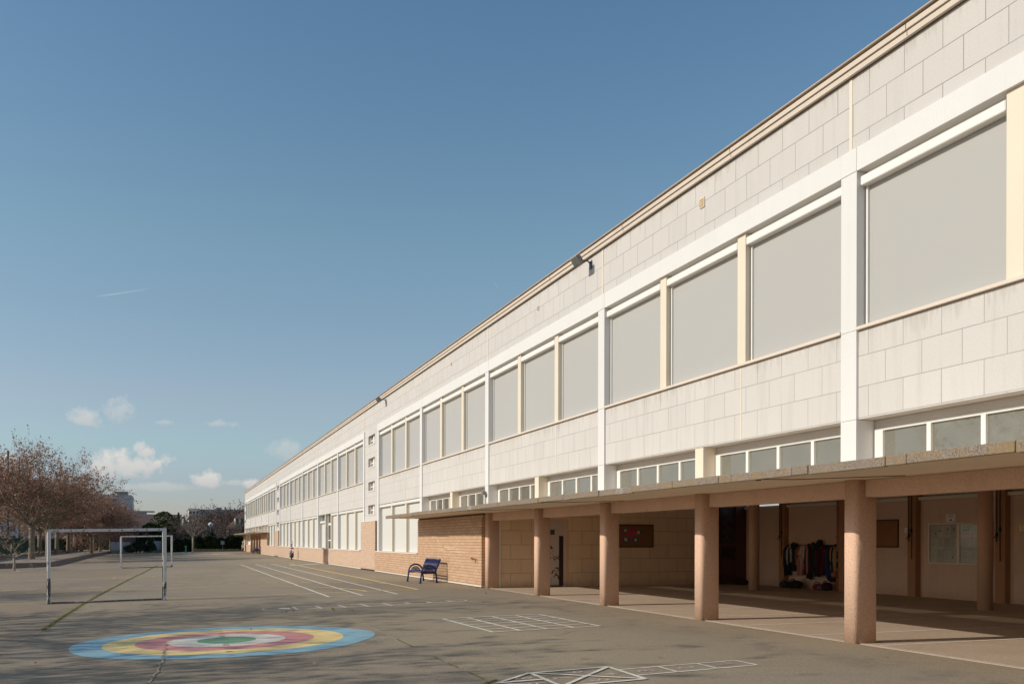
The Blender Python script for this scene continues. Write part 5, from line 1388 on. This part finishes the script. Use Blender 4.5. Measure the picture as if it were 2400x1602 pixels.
mb = MB(); mb.box(7.5,13.9,600,640,0,21); mb.box(7.3,14.1,599.7,640,21,21.6); mb.build('wall', M['aptwall'], h, (10,600,0))
mb = MB(); mb.box(13.95,46,603,640,0,21.3); mb.build('side_wing', M['aptside'], h, (10,600,0))
for k in range(7):
    mb = MB()
    for j in range(3): mb.box(7.9+2.0*j,9.3+2.0*j,599.9,599.98,1.0+2.85*k,2.75+2.85*k)
    mb.build('window', M['aptglass'], h, (10,600,0))
    mb = MB(); mb.box(7.45,13.95,599.2,599.9,0.55+2.85*k,0.9+2.85*k); mb.build('balcony', M['aptwall'], h, (10,600,0))
for k in range(7):
    mb = MB()
    for j in range(8): mb.box(15+3.8*j,17.2+3.8*j,602.9,602.98,1.2+2.85*k,2.7+2.85*k)
    mb.build('window', M['aptglass'], h, (10,600,0))
mb = MB()
for x, z in ((8.7,2.6),(10.7,2.7),(11.5,2.2),(11.9,2.8),(15.2,2.4),(16.0,1.5),(17,2.3)): mb.tube([(x,610,21.3),(x,610,21.5+z)], 0.09, 5)
mb.box(24,27,610,614,21.3,22.8); mb.box(29,30,610,612,21.3,23.2)
mb.build('aerial', M['aptside'], h, (10,600,0))
# wooded rise closing the view behind everything
mb = MB(); rnd = random.Random(77)
for _ in range(7000):
    x = rnd.uniform(-160,120); top = 6.5+2.2*math.sin(x*0.09)+1.4*math.sin(x*0.31+1); z = top*rnd.random()**0.7
    mb.card((x, 250+rnd.uniform(0,30), z), rnd.uniform(0.5,1.1), rnd, 0, 1.4)
tag(mb.build('far_wood', M['shrub']), 'brown bare far off wood behind the houses', 'wood', kind='stuff')

# ------------------------------------------------------------------ sky, sun, camera
SUN_EL, SUN_AZ = R(28.1), R(4.0)
w = bpy.data.worlds.new('World'); scene.world = w; w.use_nodes = True
nt = w.node_tree; nt.nodes.clear()
out = N(nt, 'ShaderNodeOutputWorld'); bg = N(nt, 'ShaderNodeBackground'); nt.links.new(bg.outputs[0], out.inputs[0])
sky = N(nt, 'ShaderNodeTexSky', sky_type='NISHITA'); sky.sun_disc = False; sky.sun_elevation = SUN_EL; sky.sun_rotation = R(-86)
sky.altitude = 0; sky.air_density = 1.0; sky.dust_density = 0.6; sky.ozone_density = 1.3
SKY = 0.15
tc = N(nt, 'ShaderNodeTexCoord'); dirv = tc.outputs['Generated']
sp = N(nt, 'ShaderNodeSeparateXYZ'); nt.links.new(dirv, sp.inputs[0])
az = math_(nt, 'ARCTAN2', sp.outputs['X'], sp.outputs['Y']); el = math_(nt, 'ARCSINE', sp.outputs['Z'])
n1 = noise(nt, 42, 8, 0.64, dirv, 0.4); n2 = noise(nt, 130, 5, 0.65, dirv)
pert = math_(nt, 'ADD', math_(nt, 'MULTIPLY', math_(nt, 'SUBTRACT', n1, 0.5), 2.6), math_(nt, 'MULTIPLY', math_(nt, 'SUBTRACT', n2, 0.5), 0.9))
# cumulus: (azimuth, elevation, half width, half height, density)
clouds = [(-0.0844,0.1196,0.0193,0.0141,0.7),(-0.0547,0.1275,0.0198,0.0159,0.45),(-0.0099,0.1192,0.0106,0.0039,0.35),(0.0389,0.1205,0.0203,0.0057,0.45),
 (-0.0467,0.0745,0.042,0.0185,1.0),(-0.0304,0.0889,0.0137,0.0128,1.0),(-0.0180,0.0765,0.0070,0.0069,1.0),(0.0323,0.0630,0.0194,0.0114,1.0),(0.1111,0.0942,0.0198,0.0143,0.38),(0.0734,0.0585,0.0121,0.0071,0.9),(-0.1505,0.0756,0.0144,0.0121,0.9),(0.058,0.060,0.030,0.0045,0.4),(-0.02,0.054,0.05,0.006,0.35),
 (-0.45,0.11,0.09,0.03,0.9),(-0.8,0.15,0.12,0.04,0.9),(0.7,0.12,0.1,0.03,0.9),(1.2,0.2,0.14,0.05,0.8),(-1.1,0.10,0.12,0.03,0.9)]
tot = None; sh = None
for a0, e0, ra, re, dn in clouds:
    u = math_(nt, 'DIVIDE', math_(nt, 'SUBTRACT', az, a0), ra); v = math_(nt, 'DIVIDE', math_(nt, 'SUBTRACT', el, e0), re)
    vv = math_(nt, 'MULTIPLY', math_(nt, 'MINIMUM', v, 0.0), 1.25); v2 = math_(nt, 'ADD', math_(nt, 'MAXIMUM', v, 0.0), vv)
    r2 = math_(nt, 'SQRT', math_(nt, 'ADD', math_(nt, 'MULTIPLY', u, u), math_(nt, 'MULTIPLY', v2, v2)))
    dd = math_(nt, 'ADD', math_(nt, 'SUBTRACT', 0.95, r2), pert)
    mk = math_(nt, 'MULTIPLY', math_(nt, 'MULTIPLY', dd, 1.7, True), dn)
    mk = math_(nt, 'MULTIPLY', mk, math_(nt, 'MULTIPLY', math_(nt, 'SUBTRACT', 2.2, r2), 1.2, True))
    s_ = math_(nt, 'MULTIPLY', mk, math_(nt, 'ADD', math_(nt, 'MULTIPLY', v, 0.55), 0.62, True))
    tot = mk if tot is None else math_(nt, 'MAXIMUM', tot, mk)
    sh = s_ if sh is None else math_(nt, 'MAXIMUM', sh, s_)
# two condensation trails
for (a0, e0), (a1, e1), wd, dn in (((-0.0755,0.2368),(-0.018,0.2515),0.00075,0.5),((0.3295,0.2755),(0.3380,0.2655),0.0006,0.28)):
    ln = math.hypot(a1-a0, e1-e0); cx_, cy_ = (a1-a0)/ln, (e1-e0)/ln
    p_ = math_(nt, 'SUBTRACT', az, a0); q_ = math_(nt, 'SUBTRACT', el, e0)
    al = math_(nt, 'DIVIDE', math_(nt, 'ADD', math_(nt, 'MULTIPLY', p_, cx_), math_(nt, 'MULTIPLY', q_, cy_)), ln)
    ac = math_(nt, 'DIVIDE', math_(nt, 'ABSOLUTE', math_(nt, 'SUBTRACT', math_(nt, 'MULTIPLY', q_, cx_), math_(nt, 'MULTIPLY', p_, cy_))), wd)
    m1 = math_(nt, 'SUBTRACT', 1.0, ac, True); m2 = math_(nt, 'MULTIPLY', math_(nt, 'MULTIPLY', al, math_(nt, 'SUBTRACT', 1.0, al)), 5.0, True)
    m2 = math_(nt, 'MULTIPLY', m2, math_(nt, 'SUBTRACT', 1.15, al, True))
    mk = math_(nt, 'MULTIPLY', math_(nt, 'MULTIPLY', m1, m2), dn); tot = math_(nt, 'MAXIMUM', tot, mk); sh = math_(nt, 'MAXIMUM', sh, mk)
skyc = N(nt, 'ShaderNodeHueSaturation'); skyc.inputs['Saturation'].default_value = 1.12
nt.links.new(sky.outputs[0], skyc.inputs['Color'])
cc = mix(nt, math_(nt, 'DIVIDE', sh, math_(nt, 'MAXIMUM', tot, 0.01), True), (3.3,3.35,3.4), (5.0,4.8,4.5))
#hz = math_(nt, 'MULTIPLY', math_(nt, 'POWER', math_(nt, 'SUBTRACT', 1.0, math_(nt, 'MULTIPLY', el, 3.2, True), True), 2.0), 0.0)
haze_ = ramp(nt, math_(nt, 'DIVIDE', el, 0.7), [(0.0,(0.57,0.56,0.76)),(0.09,(0.61,0.615,0.75)),(0.14,(0.71,0.72,0.74)),(0.21,(0.87,0.765,0.73)),(0.44,(0.95,0.93,0.785)),(0.8,(0.81,0.90,0.86)),(1.0,(0.80,0.90,0.88))])
skyt = mix(nt, 1.0, skyc.outputs[0], haze_, 'MULTIPLY')
nt.links.new(mix(nt, math_(nt, 'MULTIPLY', tot, 0.9), skyt, cc), bg.inputs['Color'])
bg.inputs['Strength'].default_value = SKY

ld = bpy.data.lights.new('sun', 'SUN'); ld.energy = 3.55; ld.angle = R(0.53); ld.color = (1.0, 0.918, 0.805)
lo = bpy.data.objects.new('sun', ld); col.objects.link(lo)
sd = Vector((-math.cos(SUN_AZ)*math.cos(SUN_EL), math.sin(SUN_AZ)*math.cos(SUN_EL), math.sin(SUN_EL)))
lo.rotation_euler = sd.to_track_quat('Z', 'Y').to_euler(); lo.location = (-40, 20, 40)

cd = bpy.data.cameras.new('camera'); cam = bpy.data.objects.new('camera', cd); col.objects.link(cam)
cd.sensor_fit = 'HORIZONTAL'; cd.sensor_width = 36.0; cd.lens = 2154.1/2400*36.0
cd.shift_x = 0.0; cd.shift_y = (1270.72-801.0)/2400
cd.clip_start = 0.1; cd.clip_end = 3000
yaw, pitch, roll = R(20.096), R(-0.0594), R(0.113)
ff = Vector((math.sin(yaw)*math.cos(pitch), math.cos(yaw)*math.cos(pitch), math.sin(pitch)))
r0 = Vector((math.cos(yaw), -math.sin(yaw), 0)); u0 = r0.cross(ff)
rr = r0*math.cos(roll)+u0*math.sin(roll); uu = -r0*math.sin(roll)+u0*math.cos(roll)
cam.matrix_world = Matrix(((rr.x,uu.x,-ff.x,0),(rr.y,uu.y,-ff.y,0),(rr.z,uu.z,-ff.z,1.52),(0,0,0,1)))
scene.camera = cam

scene.view_settings.view_transform = 'Standard'; scene.view_settings.look = 'None'
scene.view_settings.exposure = 0.0; scene.view_settings.gamma = 1.0; scene.view_settings.use_curve_mapping = False
scene.cycles.max_bounces = 8; scene.cycles.transparent_max_bounces = 12
